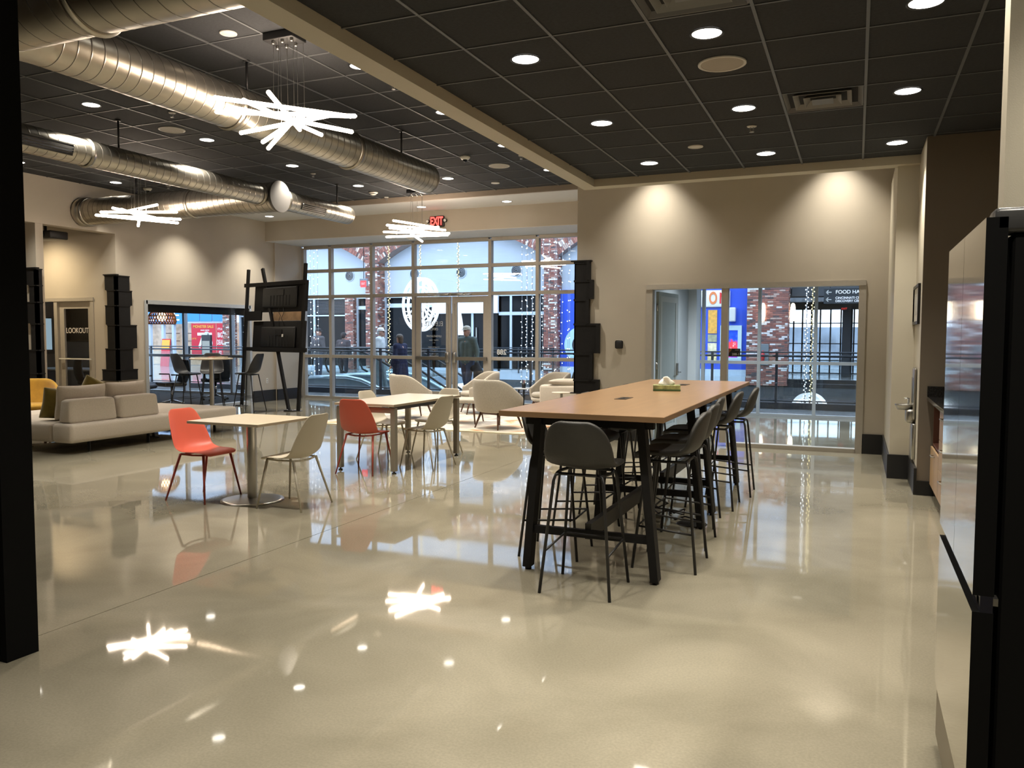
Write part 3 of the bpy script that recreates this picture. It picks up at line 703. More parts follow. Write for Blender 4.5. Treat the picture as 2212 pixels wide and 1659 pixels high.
# small square pedestal table
t = thing('pedestal_table', 'small square cream table on a round steel disc base', 'table', (-5.13, 5.87, 0))
b = MB(); b.box(-.40, -.38, .735, .40, .38, .760, .002, 1); b.build('tabletop', M_CTOP, t)
b = MB(); b.box(-.4015, -.3815, .7365, .4015, .3815, .7585); b.build('edge_band', M_CEDGE, t)
MB().lathe([(.045, .0), (.045, .735)], 24, (0, 0, 0)).build('column', M_STEEL, t)
MB().lathe([(0, .028), (.06, .028), (.25, .014), (.285, .008), (.285, 0), (0, 0)], 48).build('disc_base', M_STEEL, t)
b = MB(); b.beam((-.25, 0, .725), (.25, 0, .725), .05, .02); b.beam((0, -.25, .725), (0, .25, .725), .05, .02); b.build('spider', M_BLACK, t)
# long cream table with square metal legs
t = thing('long_table', 'long cream table on four square taupe metal legs', 'table', (-5.03, 8.38, 0))
b = MB(); b.box(-.39, -.81, .748, .39, .81, .775, .002, 1); b.build('tabletop', M_CTOP, t)
b = MB(); b.box(-.3915, -.8115, .7495, .3915, .8115, .7735); b.build('edge_band', M_CEDGE, t)
for sx in (-1, 1):
    for sy in (-1, 1):
        lg = MB().box(sx * .355 - .03, sy * .755 - .03, .03, sx * .355 + .03, sy * .755 + .03, .735, .004, 1).build('leg', M_TAUPE, t)
        MB().lathe([(0, 0), (.024, 0), (.024, .012), (.01, .014), (.01, .03), (0, .03)], 12, (sx * .355, sy * .755, 0)).build('foot_glide', M_BLACK, lg)
for sy in (-1, 1): MB().box(-.33, sy * .755 - .025, .675, .33, sy * .755 + .025, .735).build('end_rail', M_TAUPE, t)
for sx in (-1, 1): MB().box(sx * .30 - .02, -.73, .70, sx * .30 + .02, .73, .747).build('side_rail', M_BLACK, t)

# ------------------------------------------------------------------ bar table
t = thing('bar_table', 'long bar-height table with a maple top on black splayed trestle legs', 'table', (-1.545, 6.69, 0))
L0 = 2.05
b = MB(); b.box(-.525, -L0, 1.024, .525, L0, 1.060, .002, 1); b.build('tabletop', M_WOODTOP, t)
b = MB(); b.box(-.527, -L0 - .002, 1.026, .527, L0 + .002, 1.057); b.build('edge_band', M_WOODEDGE, t)
for y in (4.86, 6.43, 6.98, 8.52):
    yy = y - 6.69
    for s in (-1, 1):
        x0 = s * .335 + .005; x1 = s * .425 + .015
        lg = MB().beam((x0, yy, 1.0), (x1, yy, .018), .05, .085, (0, 0, 1)); 
        lg = lg.build('leg', M_BLACKG, t)
        MB().lathe([(0, 0), (.022, 0), (.022, .012), (.01, .02), (0, .02)], 10, (x1, yy, 0)).build('foot', M_BLACK, lg)
    MB().beam((-.42, yy, .965 + .02), (.42, yy, .965 + .02), .05, .05).build('top_bearer', M_BLACKG, t)
    MB().beam((-.40, yy, .27), (.41, yy, .27), .035, .05).build('cross_rail', M_BLACKG, t)
for ya, yb in ((4.86, 6.43), (6.98, 8.52)):
    MB().box(-.02, ya - 6.69, .235, .02, yb - 6.69, .335).build('stretcher', mat('worn_black_wood', (0.03, 0.028, 0.024), 0.45, noise=0.2, nscale=12), t)
    for s in (-1, 1): MB().box(s * .35 - .02, ya - 6.69, .975, s * .35 + .02, yb - 6.69, 1.022).build('apron', M_BLACKG, t)
for x, y in ((-1.61, 5.93), (-1.54, 7.85)):
    x -= -1.545; y -= 6.69
    g = MB().box(x - .045, y - .11, 1.0601, x + .045, y + .11, 1.063).build('power_grommet', mat('dark_bronze', (0.05, 0.035, 0.025), 0.4, metal=0.3), t)
    for k in (-1, 0, 1): MB().box(x - .02, y + k * .06 - .018, 1.0632, x + .02, y + k * .06 + .018, 1.0645).build('socket', M_BLACK, g)

def bar_stool(label, loc, rz):
    t = thing('bar_stool', label, 'stool', loc, rz, 'charcoal stools at the bar table')
    shell(P_STOOL, 'seat_shell', M_STOOL, t, .036)
    MB().tube([(-.145, -.12, .712), (-.16, 0, .712), (-.14, .13, .712), (.14, .13, .712), (.16, 0, .712), (.145, -.12, .712)], .010, 6, closed=True).build('under_frame', M_BLACK, t)
    for sx in (-1, 1):
        for sy in (-1, 1):
            MB().tube([(sx * .11, sy * .12, .714), (sx * .145, sy * .132, .705), (sx * .155, sy * .14, .67), (sx * .217, sy * .208, 0.0)], .0095, 8).build('leg', M_BLACK, t)
    f = lambda z: .155 + (.217 - .155) * (.67 - z) / .67
    g = lambda z: .14 + (.208 - .14) * (.67 - z) / .67
    MB().tube([(-f(.25), -g(.25), .25), (-f(.28), g(.28), .28), (f(.28), g(.28), .28), (f(.25), -g(.25), .25)], .0075, 6).build('footrest', M_BLACK, t)
    return t
s0 = bar_stool('charcoal bar stool at the near end of the bar table, its back to the viewer', (-1.485, 4.615, 0), 0)
RS = [('nearest charcoal stool on the right side of the bar table', -1.12, 5.36, 90), ('second charcoal stool on the right side, close behind the nearest', -1.16, 5.975, 90), ('third charcoal stool on the right side of the bar table', -1.22, 6.65, 92),
      ('fourth charcoal stool on the right side of the bar table', -1.165, 7.39, 90), ('farthest charcoal stool on the right side, nearest the inner window', -1.105, 8.085, 92)]
for lb, x, y, a in RS: copy_tree(s0, loc=(x, y, 0), rz=R(a), label=lb)
LS = [('nearest charcoal stool on the left side of the bar table', -1.93, 5.33, -86), ('second charcoal stool on the left side of the bar table', -1.93, 6.02, -90), ('third charcoal stool on the left side of the bar table', -1.95, 6.75, -90),
      ('fourth charcoal stool on the left side of the bar table', -1.95, 7.42, -92), ('farthest charcoal stool on the left side of the bar table', -1.95, 8.10, -90)]
for lb, x, y, a in LS: copy_tree(s0, loc=(x, y, 0), rz=R(a), label=lb)

# tissue box
t = thing('tissue_box', 'green and gold patterned tissue box with a white tissue standing out, on the bar table', 'tissue box', (-1.50, 6.92, 1.0605), R(14))
mt = mat('green_gold_print', (0.30, 0.33, 0.14), 0.5, noise=0.55, nscale=26)
MB().box(-.115, -.06, 0, .115, .06, .052, .002, 1).build('carton', mt, t)
MB().box(-.116, -.061, .004, .116, -.0605, .016).build('green_stripe', mat('dark_green_print', (0.05, 0.12, 0.05), 0.5), t)
MB().lathe([(0, .0525), (.045, .0525)], 20, smooth=False).build('opening', mat('plastic_film', (0.55, 0.55, 0.5), 0.3), t)
random.seed(3); rows = []
for i in range(7):
    v = i / 6; rows.append([Vector(((.045 + .05 * v * (1 - .55 * v)) * math.cos(a) * (1.3 - .9 * v) + .012 * math.sin(3 * a + 5 * v), (.03 - .01 * v) * math.sin(a) + .010 * math.cos(4 * a + 3 * v), .053 + .062 * v * (1 + .10 * math.sin(3 * a + 1)) * (1.15 - .3 * abs(math.cos(a))) )) for a in [k * 2 * math.pi / 20 for k in range(20)]])
b = MB(); b.grid(rows, closeu=True); o = b.build('tissue', mat('tissue_paper', (0.75, 0.73, 0.66), 0.9), t); solid(o, .001)

# floor box with cable under the bar table
t = thing('floor_outlet', 'round black floor outlet with a coiled black cable under the bar table', 'floor outlet', (-1.20, 6.56, 0))
MB().lathe([(0, .02), (.09, .018), (.12, .004), (.125, 0), (0, 0)], 24).build('cover', M_BLACK, t)
MB().tube([(-.02 + (.0 + .10 * math.cos(k * .7)) - .02 * k, -.10 * math.sin(k * .7) + .02 * k, .03 + .02 * (k % 3)) for k in range(18)] + [(-.36, -.1, .25), (-.37, -.12, .98)], .007, 6).build('cable', M_BLACK, t)

# ------------------------------------------------------------------ lounge chairs
def lounge(label, loc, rz, m, group='tub lounge chairs on the rug'):
    t = thing('lounge_chair', label, 'armchair', loc, rz, group)
    rows = []; N = 27
    for iv in range(7):
        v = iv / 6; row = []
        for k in range(N):
            a = R(-128 + 256 * k / (N - 1))                       # 0 = back (-Y)
            s = max(0.0, (abs(a) - R(46)) / R(82)); s = min(1, s)
            top = .82 - .30 * (s * s * (3 - 2 * s)); bot = .28
            rad = .335 + .04 * v + .02 * math.sin(v * math.pi)
            dep = 1.0 + .06 * abs(math.sin(a))
            z = bot + (top - bot) * v
            row.append(Vector((rad * dep * math.sin(a), -rad * math.cos(a) * (1.02 + .10 * v * (1 - s)), z)))
        rows.append(row)
    b = MB(); b.grid(rows); o = b.build('tub_back', m, t); solid(o, .055, 0, 2); bake(o)
    b = MB(); b.lathe([(0, .27), (.30, .27), (.335, .29), (.335, .33), (.30, .345), (0, .345)], 28); b.build('seat_base', m, t)
    b = MB(); b.lathe([(0, .345), (.26, .345), (.295, .365), (.30, .41), (.27, .435), (0, .445)], 28, (0, .03, 0)); b.build('seat_cushion', m, t)
    for sx in (-1, 1):
        for sy in (-1, 1):
            MB().tube([(sx * .21, sy * .20, .27), (sx * .285, sy * .275, 0)], .022, 8, r2=.012).build('leg', M_WAL, t)
    f = MB(); f.beam((-.22, .2, .255), (.22, .2, .255), .03, .035); f.beam((-.22, -.2, .255), (.22, -.2, .255), .03, .035); f.beam((-.21, -.2, .255), (-.21, .2, .255), .03, .035); f.beam((.21, -.2, .255), (.21, .2, .255), .03, .035)
    f.build('leg_frame', M_WAL, t)
    return t
lc = lounge('cream boucle tub chair seen from behind at the front edge of the rug', (-5.42, 12.13, .01), R(-24), M_BOUC)
copy_tree(lc, loc=(-7.52, 12.95, .01), rz=R(-38), label='cream boucle tub chair seen from behind, behind the long cream table')
copy_tree(lc, loc=(-6.85, 14.30, .01), rz=R(128), label='cream boucle tub chair facing the room in front of the entrance door')
copy_tree(lc, loc=(-5.45, 14.55, .01), rz=R(140), label='cream boucle tub chair facing the room behind the cream sofa arm')
# ottoman bench
t = thing('upholstered_bench', 'low cream topped bench with dark tapered legs between the tub chairs', 'bench', (-6.36, 12.62, .01), R(10))
MB().box(-.36, -.30, .36, .36, .30, .43, .02, 3).build('padded_top', M_BOUC, t)
for sx in (-1, 1):
    for sy in (-1, 1): MB().tube([(sx * .28, sy * .22, .36), (sx * .33, sy * .27, 0)], .020, 8, r2=.012).build('leg', M_WAL, t)
# rug
def rug_mat():
    m = bpy.data.materials.new('abstract_rug'); m.use_nodes = True; nt = m.node_tree; b = nt.nodes['Principled BSDF']; b.inputs['Roughness'].default_value = 0.95
    tc = nt.nodes.new('ShaderNodeTexCoord'); n = nt.nodes.new('ShaderNodeTexNoise'); n.inputs['Scale'].default_value = 1.4; n.inputs['Detail'].default_value = 7; n.inputs['Distortion'].default_value = 1.2
    nt.links.new(tc.outputs['Object'], n.inputs['Vector']); cr = nt.nodes.new('ShaderNodeValToRGB'); e = cr.color_ramp.elements
    e[0].position = .30; e[0].color = (.16, .17, .20, 1); e[1].position = .74; e[1].color = (.50, .14, .05, 1)
    for p, c in ((.40, (.42, .38, .34)), (.47, (.58, .54, .46)), (.56, (.60, .55, .46)), (.64, (.62, .38, .22))):
        x = e.new(p); x.color = (*c, 1)
    nt.links.new(n.outputs[0], cr.inputs[0]); nt.links.new(cr.outputs[0], b.inputs['Base Color']); return m
t = tag(MB().box(-2.0, -1.85, 0, 2.0, 1.85, .010, .004, 1).build('area_rug', rug_mat(), None, (-6.72, 13.35, 0)), 'abstract cream rug with rust and grey patches under the tub chairs', 'rug')
MB().box(-2.0, -1.852, .001, 2.0, -1.80, .0115).build('rug_border', mat('rug_cream', (.56, .50, .36), .95), t)
# cream sofa behind the stepped shelf
t = thing('cream_sofa', 'cream sofa end with a loose cushion, half hidden by the black stepped shelf', 'sofa', (-4.48, 13.25, 0))
MB().box(-.50, -.40, .12, .60, .40, .42, .04, 3).build('seat', M_SOFA, t)
MB().box(-.50, -.42, .12, .60, -.22, .70, .05, 3).build('backrest', M_SOFA, t)
MB().box(-.50, -.40, .12, -.34, .42, .60, .05, 3).build('armrest', M_SOFA, t); MB().box(.44, -.40, .12, .60, .42, .60, .05, 3).build('armrest', M_SOFA, t)
for sx in (-.4, .5):
    for sy in (-.32, .34): MB().tube([(sx, sy, .13), (sx, sy, 0)], .02, 8).build('leg', M_WAL, t)
def pillow(name, label, cat, loc, rot, w, h, th, m, group=None):
    N = 13; rows1 = []; rows2 = []
    for i in range(N):
        u = -1 + 2 * i / (N - 1); r1 = []; r2 = []
        for j in range(N):
            v = -1 + 2 * j / (N - 1); e = max(0.0, (1 - abs(u) ** 2.6) * (1 - abs(v) ** 2.6)) ** .45
            pinch = 1 - .07 * (1 - abs(v)) * abs(u) ** 3 - 0; pz = 1 - .07 * (1 - abs(u)) * abs(v) ** 3
            wr = .012 * math.sin(7 * u + 3 * v) * math.cos(5 * v) * e
            r1.append(Vector((u * w / 2 * pinch, th / 2 * e + wr * .5, v * h / 2 * pz))); r2.append(Vector((u * w / 2 * pinch, -th / 2 * e - .001 + wr * .5, v * h / 2 * pz)))
        rows1.append(r1); rows2.append(r2)
    b = MB(); b.grid(rows1); b.grid(rows2); bmesh.ops.remove_doubles(b.bm, verts=b.bm.verts, dist=.003)
    o = b.build(name, m); o.location = loc; o.rotation_euler = rot
    s = o.modifiers.new('s', 'SUBSURF'); s.levels = 1; s.render_levels = 1; bake(o)
    if label: tag(o, label, cat, group)
    return o
pillow('cushion', 'cream cushion lying on top of the cream sofa back', 'cushion', (-4.42, 13.00, .735), (R(80), 0, R(3)), .85, .34, .14, M_SOFA)
pillow('cushion', 'black cushion beside the stepped shelf, in front of the storefront', 'cushion', (-4.42, 13.42, .66), (R(-20), R(20), R(10)), .46, .46, .16, mat('black_velvet', (.008, .01, .012), .9))
# side tables
t = thing('side_table', 'small round pale side table on a steel stem before the cream sofa', 'side table', (-4.27, 12.0, 0))
MB().lathe([(0, .645), (.155, .645), (.16, .64), (.155, .632), (0, .632)], 32).build('tabletop', M_CTOP, t)
MB().lathe([(.022, 0), (.022, .635)], 14).build('stem', M_STEEL, t); MB().lathe([(0, .015), (.14, .01), (.145, 0), (0, 0)], 28).build('base', M_STEEL, t)
t = thing('side_table', 'black low side table with slanted legs between the two facing tub chairs', 'side table', (-6.08, 14.9, 0.01))
MB().lathe([(0, .485), (.24, .485), (.245, .475), (.24, .465), (0, .465)], 32).build('tabletop', mat('pale_stone', (.4, .42, .44), .25), t)
for k in range(3): MB().tube([(.15 * math.cos(k * 2.1), .15 * math.sin(k * 2.1), .47), (.23 * math.cos(k * 2.1), .23 * math.sin(k * 2.1), 0)], .016, 8).build('leg', M_BLACK, t)
t = thing('pen_cup', 'dark wire cup holding pens on the low black side table', 'cup', (-6.10, 14.88, .496))
MB().lathe([(0, .002), (.04, .002), (.045, .10), (.042, .10), (.038, .004)], 16).build('cup_body', M_BLACK, t)
for k in range(5): MB().tube([(.01 * k - .02, .012 * (k % 2), .01), (.02 * k - .045, .02 * (k % 3) - .01, .16 + .01 * (k % 2))], .004, 6).build('pen', [M_WHITE, M_BLACK, M_CORAL, M_STEEL, M_WHITE][k], t)

# ------------------------------------------------------------------ sofa on the left
t = thing('modular_sofa', 'large pale modular sofa with low bolster backs on thin black legs', 'sofa', (-9.35, 7.15, 0))
def rb(x0, y0, z0, x1, y1, z1, nm, bev=.05): return MB().box(x0, y0, z0, x1, y1, z1, bev, 4).build(nm, M_SOFA, t)
rb(-.16, 0, .14, .20, 1.66, .39, 'base_module'); rb(-1.45, 0.0, .14, -.165, 1.66, .385, 'seat_module'); rb(-1.45, 1.665, .14, .20, 3.0, .39, 'base_module')
rb(-2.15, .6, .14, -1.455, 3.0, .385, 'seat_module')
for y0, y1 in ((.06, .80), (.84, 1.52)):
    b = MB(); b.box(-.5, -.5, -.5, .5, .5, .5, .12, 4)
    for v in b.bm.verts:
        z = v.co.z + .5; v.co = Vector(((v.co.x) * (.22 - .05 * z) , (v.co.y) * ((y1 - y0) - .05 * z) + (y0 + y1) / 2, .385 + z * .31))
    b.build('bolster', M_SOFA, t)
for x, y in ((.0, .42), (.05, 1.35), (-1.2, .3), (-1.2, 2.6), (0, 2.7), (-2.0, 1.0)):
    b = MB(); b.beam((x, y, .14), (x, y, 0), .05, .012); b.beam((x - .12, y, .135), (x + .12, y, .135), .02, .01, (0, 1, 0)); b.build('leg', M_BLACK, t)
MP = mat('cushion_linen', (.63, .57, .49), .95, noise=.04, nscale=50, bump=.4, bscale=220)
pillow('cushion', 'long pale back cushion on the sofa, nearer the black partition', 'cushion', (-9.57, 7.64, .64), (R(0), R(4), R(90)), .78, .48, .24, MP, 'back cushions of the pale sofa').rotation_euler = (R(8), 0, R(90))
pillow('cushion', 'long pale back cushion on the sofa, farther one', 'cushion', (-9.57, 8.34, .65), (R(8), 0, R(91)), .72, .48, .25, MP, 'back cushions of the pale sofa')
MO = mat('olive_velvet', (.17, .125, .018), .85, sheen=.4, noise=.1, nscale=14); MY = mat('mustard_velvet', (.50, .28, .025), .85, sheen=.4, noise=.1, nscale=12)
pillow('cushion', 'olive velvet cushion leaning at the near end of the sofa', 'cushion', (-9.86, 7.55, .60), (R(14), R(8), R(62)), .46, .46, .17, MO)
pillow('cushion', 'mustard olive cushion peeking over the sofa back', 'cushion', (-10.15, 8.35, .66), (R(20), R(28), R(50)), .50, .50, .15, MO)
t2 = lounge('yellow velvet tub chair behind the sofa at the left edge', (-12.1, 8.75, 0), R(-120), MY, None)

# ------------------------------------------------------------------ left high table and black stools
t = thing('high_round_table', 'round high table on a steel column in front of the left window', 'table', (-11.57, 12.14, 0))
MB().lathe([(0, 1.085), (.40, 1.085), (.405, 1.075), (.40, 1.060), (0, 1.060)], 40).build('tabletop', M_CTOP, t)
MB().lathe([(.045, 0), (.045, 1.06)], 20).build('column', M_STEEL, t); MB().lathe([(0, .02), (.30, .012), (.33, 0), (0, 0)], 36).build('disc_base', M_STEEL, t)
MB().box(-.16, -.16, 1.05, .16, .16, 1.062).build('mount_plate', M_BLACK, t)
for k, (lb, m, dx, a, z, w) in enumerate((('grey magazine lying open on the round high table', 'M_STOOL', -.14, 20, 0, .28), ('orange paperback on the round high table', 'o', .06, -12, 0, .22), ('stacked cream book with a worn cover on the round high table', 'c', .20, 15, 0, .24))):
    mm = {'M_STOOL': M_STOOL, 'o': mat('orange_cover', (.45, .12, .04), .5, noise=.2, nscale=20), 'c': mat('tan_cover', (.48, .33, .15), .5, noise=.2, nscale=20)}[m]
    bk = thing('book', lb, 'book', (-11.57 + dx, 12.08 + .04 * k, 1.0855), R(a), 'books on the round high table')
    MB().box(-w / 2, -.09, 0, w / 2, .09, .004).build('cover', mm, bk); MB().box(-w / 2 + .006, -.085, .004, w / 2 - .003, .085, .024).build('page_block', M_WHITE, bk); MB().box(-w / 2, -.09, .024, w / 2, .09, .028).build('cover', mm, bk)
def high_stool(label, loc, rz):
    t = thing('high_stool', label, 'stool', loc, rz, 'black shell stools at the round high table')
    shell(P_HIGH, 'seat_shell', M_SHELLB, t, .010)
    MB().tube([(-.14, .14, .755), (-.14, -.12, .745), (.14, -.12, .745), (.14, .14, .755)], .010, 6, closed=True).build('under_frame', M_BLACK, t)
    for sx in (-1, 1):
        for sy in (-1, 1): MB().tube([(sx * .14, .14 if sy > 0 else -.12, .755), (sx * .235, sy * .235, 0)], .012, 8, r2=.009).build('leg', M_BLACK, t)
    q = .195; MB().tube([(-q, -q, .30), (-q, q, .30), (q, q, .30), (q, -q, .30)], .007, 6, closed=True).build('footrest', M_BLACK, t)
    return t
hs = high_stool('black shell high stool at the left, facing the round high table', (-12.10, 12.02, 0), R(-75))
copy_tree(hs, loc=(-12.02, 12.62, 0), rz=R(-140), label='black shell high stool behind the round high table')
copy_tree(hs, loc=(-11.15, 12.72, 0), rz=R(100), label='black shell high stool beside the display stand, facing left')

# ------------------------------------------------------------------ display stand with two screens seen from behind
t = thing('display_stand', 'tall black stand of crossing poles carrying two dark screens, seen from behind', 'display stand', (-12.31, 13.79, 0), R(-16.2))
t.rotation_euler = (R(-4.4), 0, R(-16.2))
for a, b_ in (((0, 0, .01), (0, 0, 2.97)), ((1.69, .02, .01), (.50, .02, 2.97)), ((2.04, 0, .01), (2.04, 0, 3.0))):
    MB().beam(a, b_, .065, .05, (0, 1, 0)).build('pole', M_BLACKG, t)
for x0, x1, z, h in ((-.08, 2.10, 2.62, .08), (.0, .62, 1.95, .20), (-.02, 2.24, 1.24, .08)):
    MB().box(x0, -.04, z - h / 2, x1, -.01, z + h / 2).build('cross_rail', M_BLACKG, t)
for z0, z1 in ((2.035, 2.67), (1.19, 1.84)):
    sc = MB().box(.24, .03, z0, 2.06, .09, z1, .01, 2).build('screen', M_BLACKG, t)
    MB().box(.60, -.02, z0 + .08, 1.80, .03, z1 - .12, .03, 2).build('back_housing', mat('screen_back', (.008, .008, .008), .5), sc)
    for k in range(7): MB().box(.90 + .11 * k, -.024, z0 + .12, .93 + .11 * k, -.018, z0 + .34).build('vent_slot', mat('slot_black', (.003, .003, .003), .9), sc)
    MB().box(1.15, -.035, z1 - .30, 1.38, -.02, z1 - .18).build('port_cover', M_BLACK, sc)
pl = MB().box(.95, .035, 1.845, 2.0, .05, 2.03).build('backing_plate', mat('bronze_plate', (.45, .30, .18), .4, metal=.7, noise=.3, nscale=5), t)
MB().tube([(1.2, .02, 2.3), (1.16, .01, 2.05), (1.25, .01, 1.95), (1.2, .01, 1.85), (1.22, .01, 1.7)], .006, 6).build('cable', M_BLACK, t)
MB().tube([(1.3, .02, 2.2), (1.36, .01, 2.0), (1.28, .01, 1.9), (1.38, .01, 1.75), (1.34, .02, 1.6)], .006, 6).build('cable', M_BLACK, t)
MB().box(1.40, -.045, 1.50, 1.45, -.035, 1.56).build('indicator_plug', M_WHITE, t)
for x in (0.0, 1.86):
    b = MB(); b.lathe([(0, .012), (.20 if x else .16, .010), (.205 if x else .165, 0), (0, 0)], 28, (x, .02, .0)); fp = b.build('floor_plate', M_BLACK, t)
    for k in range(4): MB().lathe([(0, .02), (.012, .02), (.012, .01)], 8, (x + .13 * math.cos(k * 1.57 + .8), .02 + .13 * math.sin(k * 1.57 + .8), 0)).build('bolt', M_STEEL, fp)

# ------------------------------------------------------------------ stepped black shelf columns on the wall corners
ZS = [.69, .89, 1.28, 1.72, 2.08, 2.36, 2.63]
def stepped(label, cx, cy, rw, lw, side):
    """rw: widths along the face running away in Y (or +X), lw: widths on the face seen frontally"""
    t = thing('stepped_shelf', label, 'wall shelf', (cx, cy, 0), 0, 'black stepped shelf columns')
    for k in range(6):
        z0, z1 = ZS[k], ZS[k + 1]; w = lw[k]; d = rw[k]
        b = MB()
        if side == 'L':
            b.box(-w, -.055, z0, .055, -.002, z1 + (.0 if k < 5 else 0)); b.box(.002, -.055, z0, .055, d, z1)
            b.build('shelf_block', M_BLACKG, t)
            MB().box(-w - .004, -.062, z1 - .02, .062, -.055, z1).build('lip', M_BLACKG, t); MB().box(.055, -.062, z1 - .02, .062, d + .004, z1).build('lip', M_BLACKG, t)
        else:
            b.box(-.022, -.055, z0, w, -.002, z1); b.box(-.022, -.055, z0, -.002, d, z1); b.build('shelf_block', M_BLACKG, t)
            MB().box(-.03, -.066, z1 - .03, w + .004, -.055, z1).build('lip', M_BLACKG, t)
            MB().box(w - .05, -.075, z0, w, -.055, z1).build('side_lip', M_BLACKG, t)
    MB().box(-lw[0] - .02 if side == 'L' else -.075, -.075, .675, .075 if side == 'L' else rw[0] * 0 + lw[0] + .02, -.003, .69).build('bottom_plate', M_BLACKG, t)
    MB().box(-lw[5] - .02 if side == 'L' else -.075, -.075, 2.63, .075 if side == 'L' else lw[5] + .02, -.003, 2.65).build('top_plate', M_BLACKG, t)
    return t
stepped('black stepped shelf column wrapped round the pillar between alcove door and left window', XW, 10.87, [.39, .29, .39, .25, .30, .25], [.35, .25, .19, .23, .18, .23], 'L')
stepped('black stepped shelf column at the far left edge by the black partition', XW, 9.30, [.06] * 6, [.27, .18, .11, .18, .12, .17], 'L')
stepped('black stepped shelf column at the wall end behind the bar table', -3.85, 11.47, [.3] * 6, [.37, .27, .37, .21, .27, .22], 'R')

# thermostat and outlets
t = thing('thermostat', 'black rounded thermostat on a white plate on the wall behind the bar table', 'thermostat', (-3.19, YA, 1.41))
MB().box(-.05, -.012, -.05, .05, -.001, .065, .012, 2).build('wall_plate', M_WHITE, t); MB().box(-.058, -.034, -.058, .058, -.012, .058, .02, 4).build('body', M_BLACK, t)
t = tag(MB().box(XW, 14.93, .42, XW + .008, 15.0, .54).build('wall_outlet', M_WHITE), 'white wall outlet low on the left wall behind the display stand', 'outlet')
for z in (.45, .50): MB().box(XW + .008, 14.95, z - .012, XW + .010, 14.98, z + .012).build('socket', mat('socket_grey', (.3, .3, .3), .5), t)

# ------------------------------------------------------------------ kitchen side
M_FR = mat('fridge_steel', (.60, .58, .54), .06, metal=1.0, noise=.02, bump=.02, bscale=3, stretch=(1, 1, .15))
t = thing('refrigerator', 'black sided stainless refrigerator with french doors at the right edge', 'refrigerator', (.29, 2.42, 0))
MB().box(.075, .012, .06, .84, .90, 1.80, .006, 1).build('cabinet', mat('fridge_black', (.004, .004, .004), .7, spec=.1), t)
def frdoor(y0, y1, z0, z1, nm):
    b = MB(); n = 8; rows = []
    for i in range(n + 1):
        u = i / n; y = y0 + (y1 - y0) * u; bul = .0 * (1 - (2 * u - 1) ** 4); rows.append([Vector((-bul + .012, y, z)) for z in (z0, z1)])
    b.grid(rows); fo = b.build(nm, M_FR, t)
    MB().box(.0125, y0, z0, .062, y1, z1).build('door_side', mat('door_black', (.004, .004, .004), .7, spec=.1), fo); return fo
frdoor(0, .452, .845, 1.84, 'door'); frdoor(.456, .91, .845, 1.84, 'door'); frdoor(0, .91, .25, .80, 'freezer_drawer')
MB().box(.03, .0, .80, .06, .91, .845).build('handle_recess', mat('recess_dark', (.02, .02, .03), .3, metal=.5), t)
MB().box(.02, .0, .05, .06, .90, .24).build('kick_plate', mat('kick_grey', (.20, .17, .12), .5), t)
for y in (.05, .86): MB().box(.03, y - .05, 1.80, .22, y + .05, 1.865, .012, 2).build('hinge_cover', mat('hinge_grey', (.05, .05, .05), .3), t)
MB().box(.03, .02, .815, .10, .06, .835).build('middle_hinge', M_STEEL, t)

t = thing('countertop', 'black granite countertop with a short backsplash along the kitchen wall', 'countertop', (0, 0, 0))
mg = mat('black_granite', (.012, .012, .012), .12, noise=.6, nscale=120)
MB().box(.64, 3.55, .925, 1.29, 8.675, .96, .003, 1).build('slab', mg, t); MB().box(.64, 8.655, .96, 1.29, 8.678, 1.06).build('backsplash', mg, t)
mw = mat('light_maple_cabinet', (.42, .28, .15), .4, noise=.12, nscale=3, stretch=(4, 4, .4)); mwi = mat('red_brown_interior', (.14, .055, .035), .5)
ci = 0
for y0, y1, kind, lb in ((7.85, 8.64, 'niche', 'maple base cabinet with an open niche over drawers, at the far end of the counter'), (7.05, 7.845, 'dr', 'maple drawer cabinet next to the niche cabinet'), (6.2, 7.045, 'd', 'maple door cabinet, third from the far wall'),
                        (5.3, 6.195, 'd', 'maple door cabinet, fourth from the far wall'), (4.4, 5.295, 'd', 'maple door cabinet, fifth from the far wall'), (3.56, 4.395, 'd', 'maple door cabinet hidden behind the refrigerator')):
    c = thing('base_cabinet', lb, 'cabinet', (0, 0, 0), 0, 'maple base cabinets under the counter')
    b = MB(); b.box(.70, y0, .10, 1.28, y0 + .018, .92); b.box(.70, y1 - .018, .10, 1.28, y1, .92); b.box(.70, y0, .10, 1.28, y1, .12); b.box(1.26, y0, .10, 1.28, y1, .92); b.box(.70, y0, .50, 1.28, y1, .52); b.build('carcass', mwi if kind == 'niche' else mw, c)
    MB().box(.76, y0, 0, .78, y1, .10).build('toe_kick', M_BLACK, c)
    fr = [(.12, .49)] if kind == 'niche' else ([(.12, .38), (.385, .64), (.645, .90)] if kind == 'dr' else [(.12, .90)])
    for z0, z1 in fr:
        d = MB().box(.682, y0 + .004, z0, .70, y1 - .004, z1, .002, 1).build('drawer_front' if kind != 'd' else 'door', mw, c)
        ym = (y0 + y1) / 2 if kind != 'd' else y0 + .08; zz = (z1 - .05) if kind != 'd' else .75
        pts = [(.682, ym - .07, zz), (.655, ym - .07, zz), (.655, ym + .07, zz), (.682, ym + .07, zz)] if kind != 'd' else [(.682, ym, zz - .07), (.655, ym, zz - .07), (.655, ym, zz + .07), (.682, ym, zz + .07)]
        MB().tube(pts, .006, 6).build('handle', M_STEEL, d)

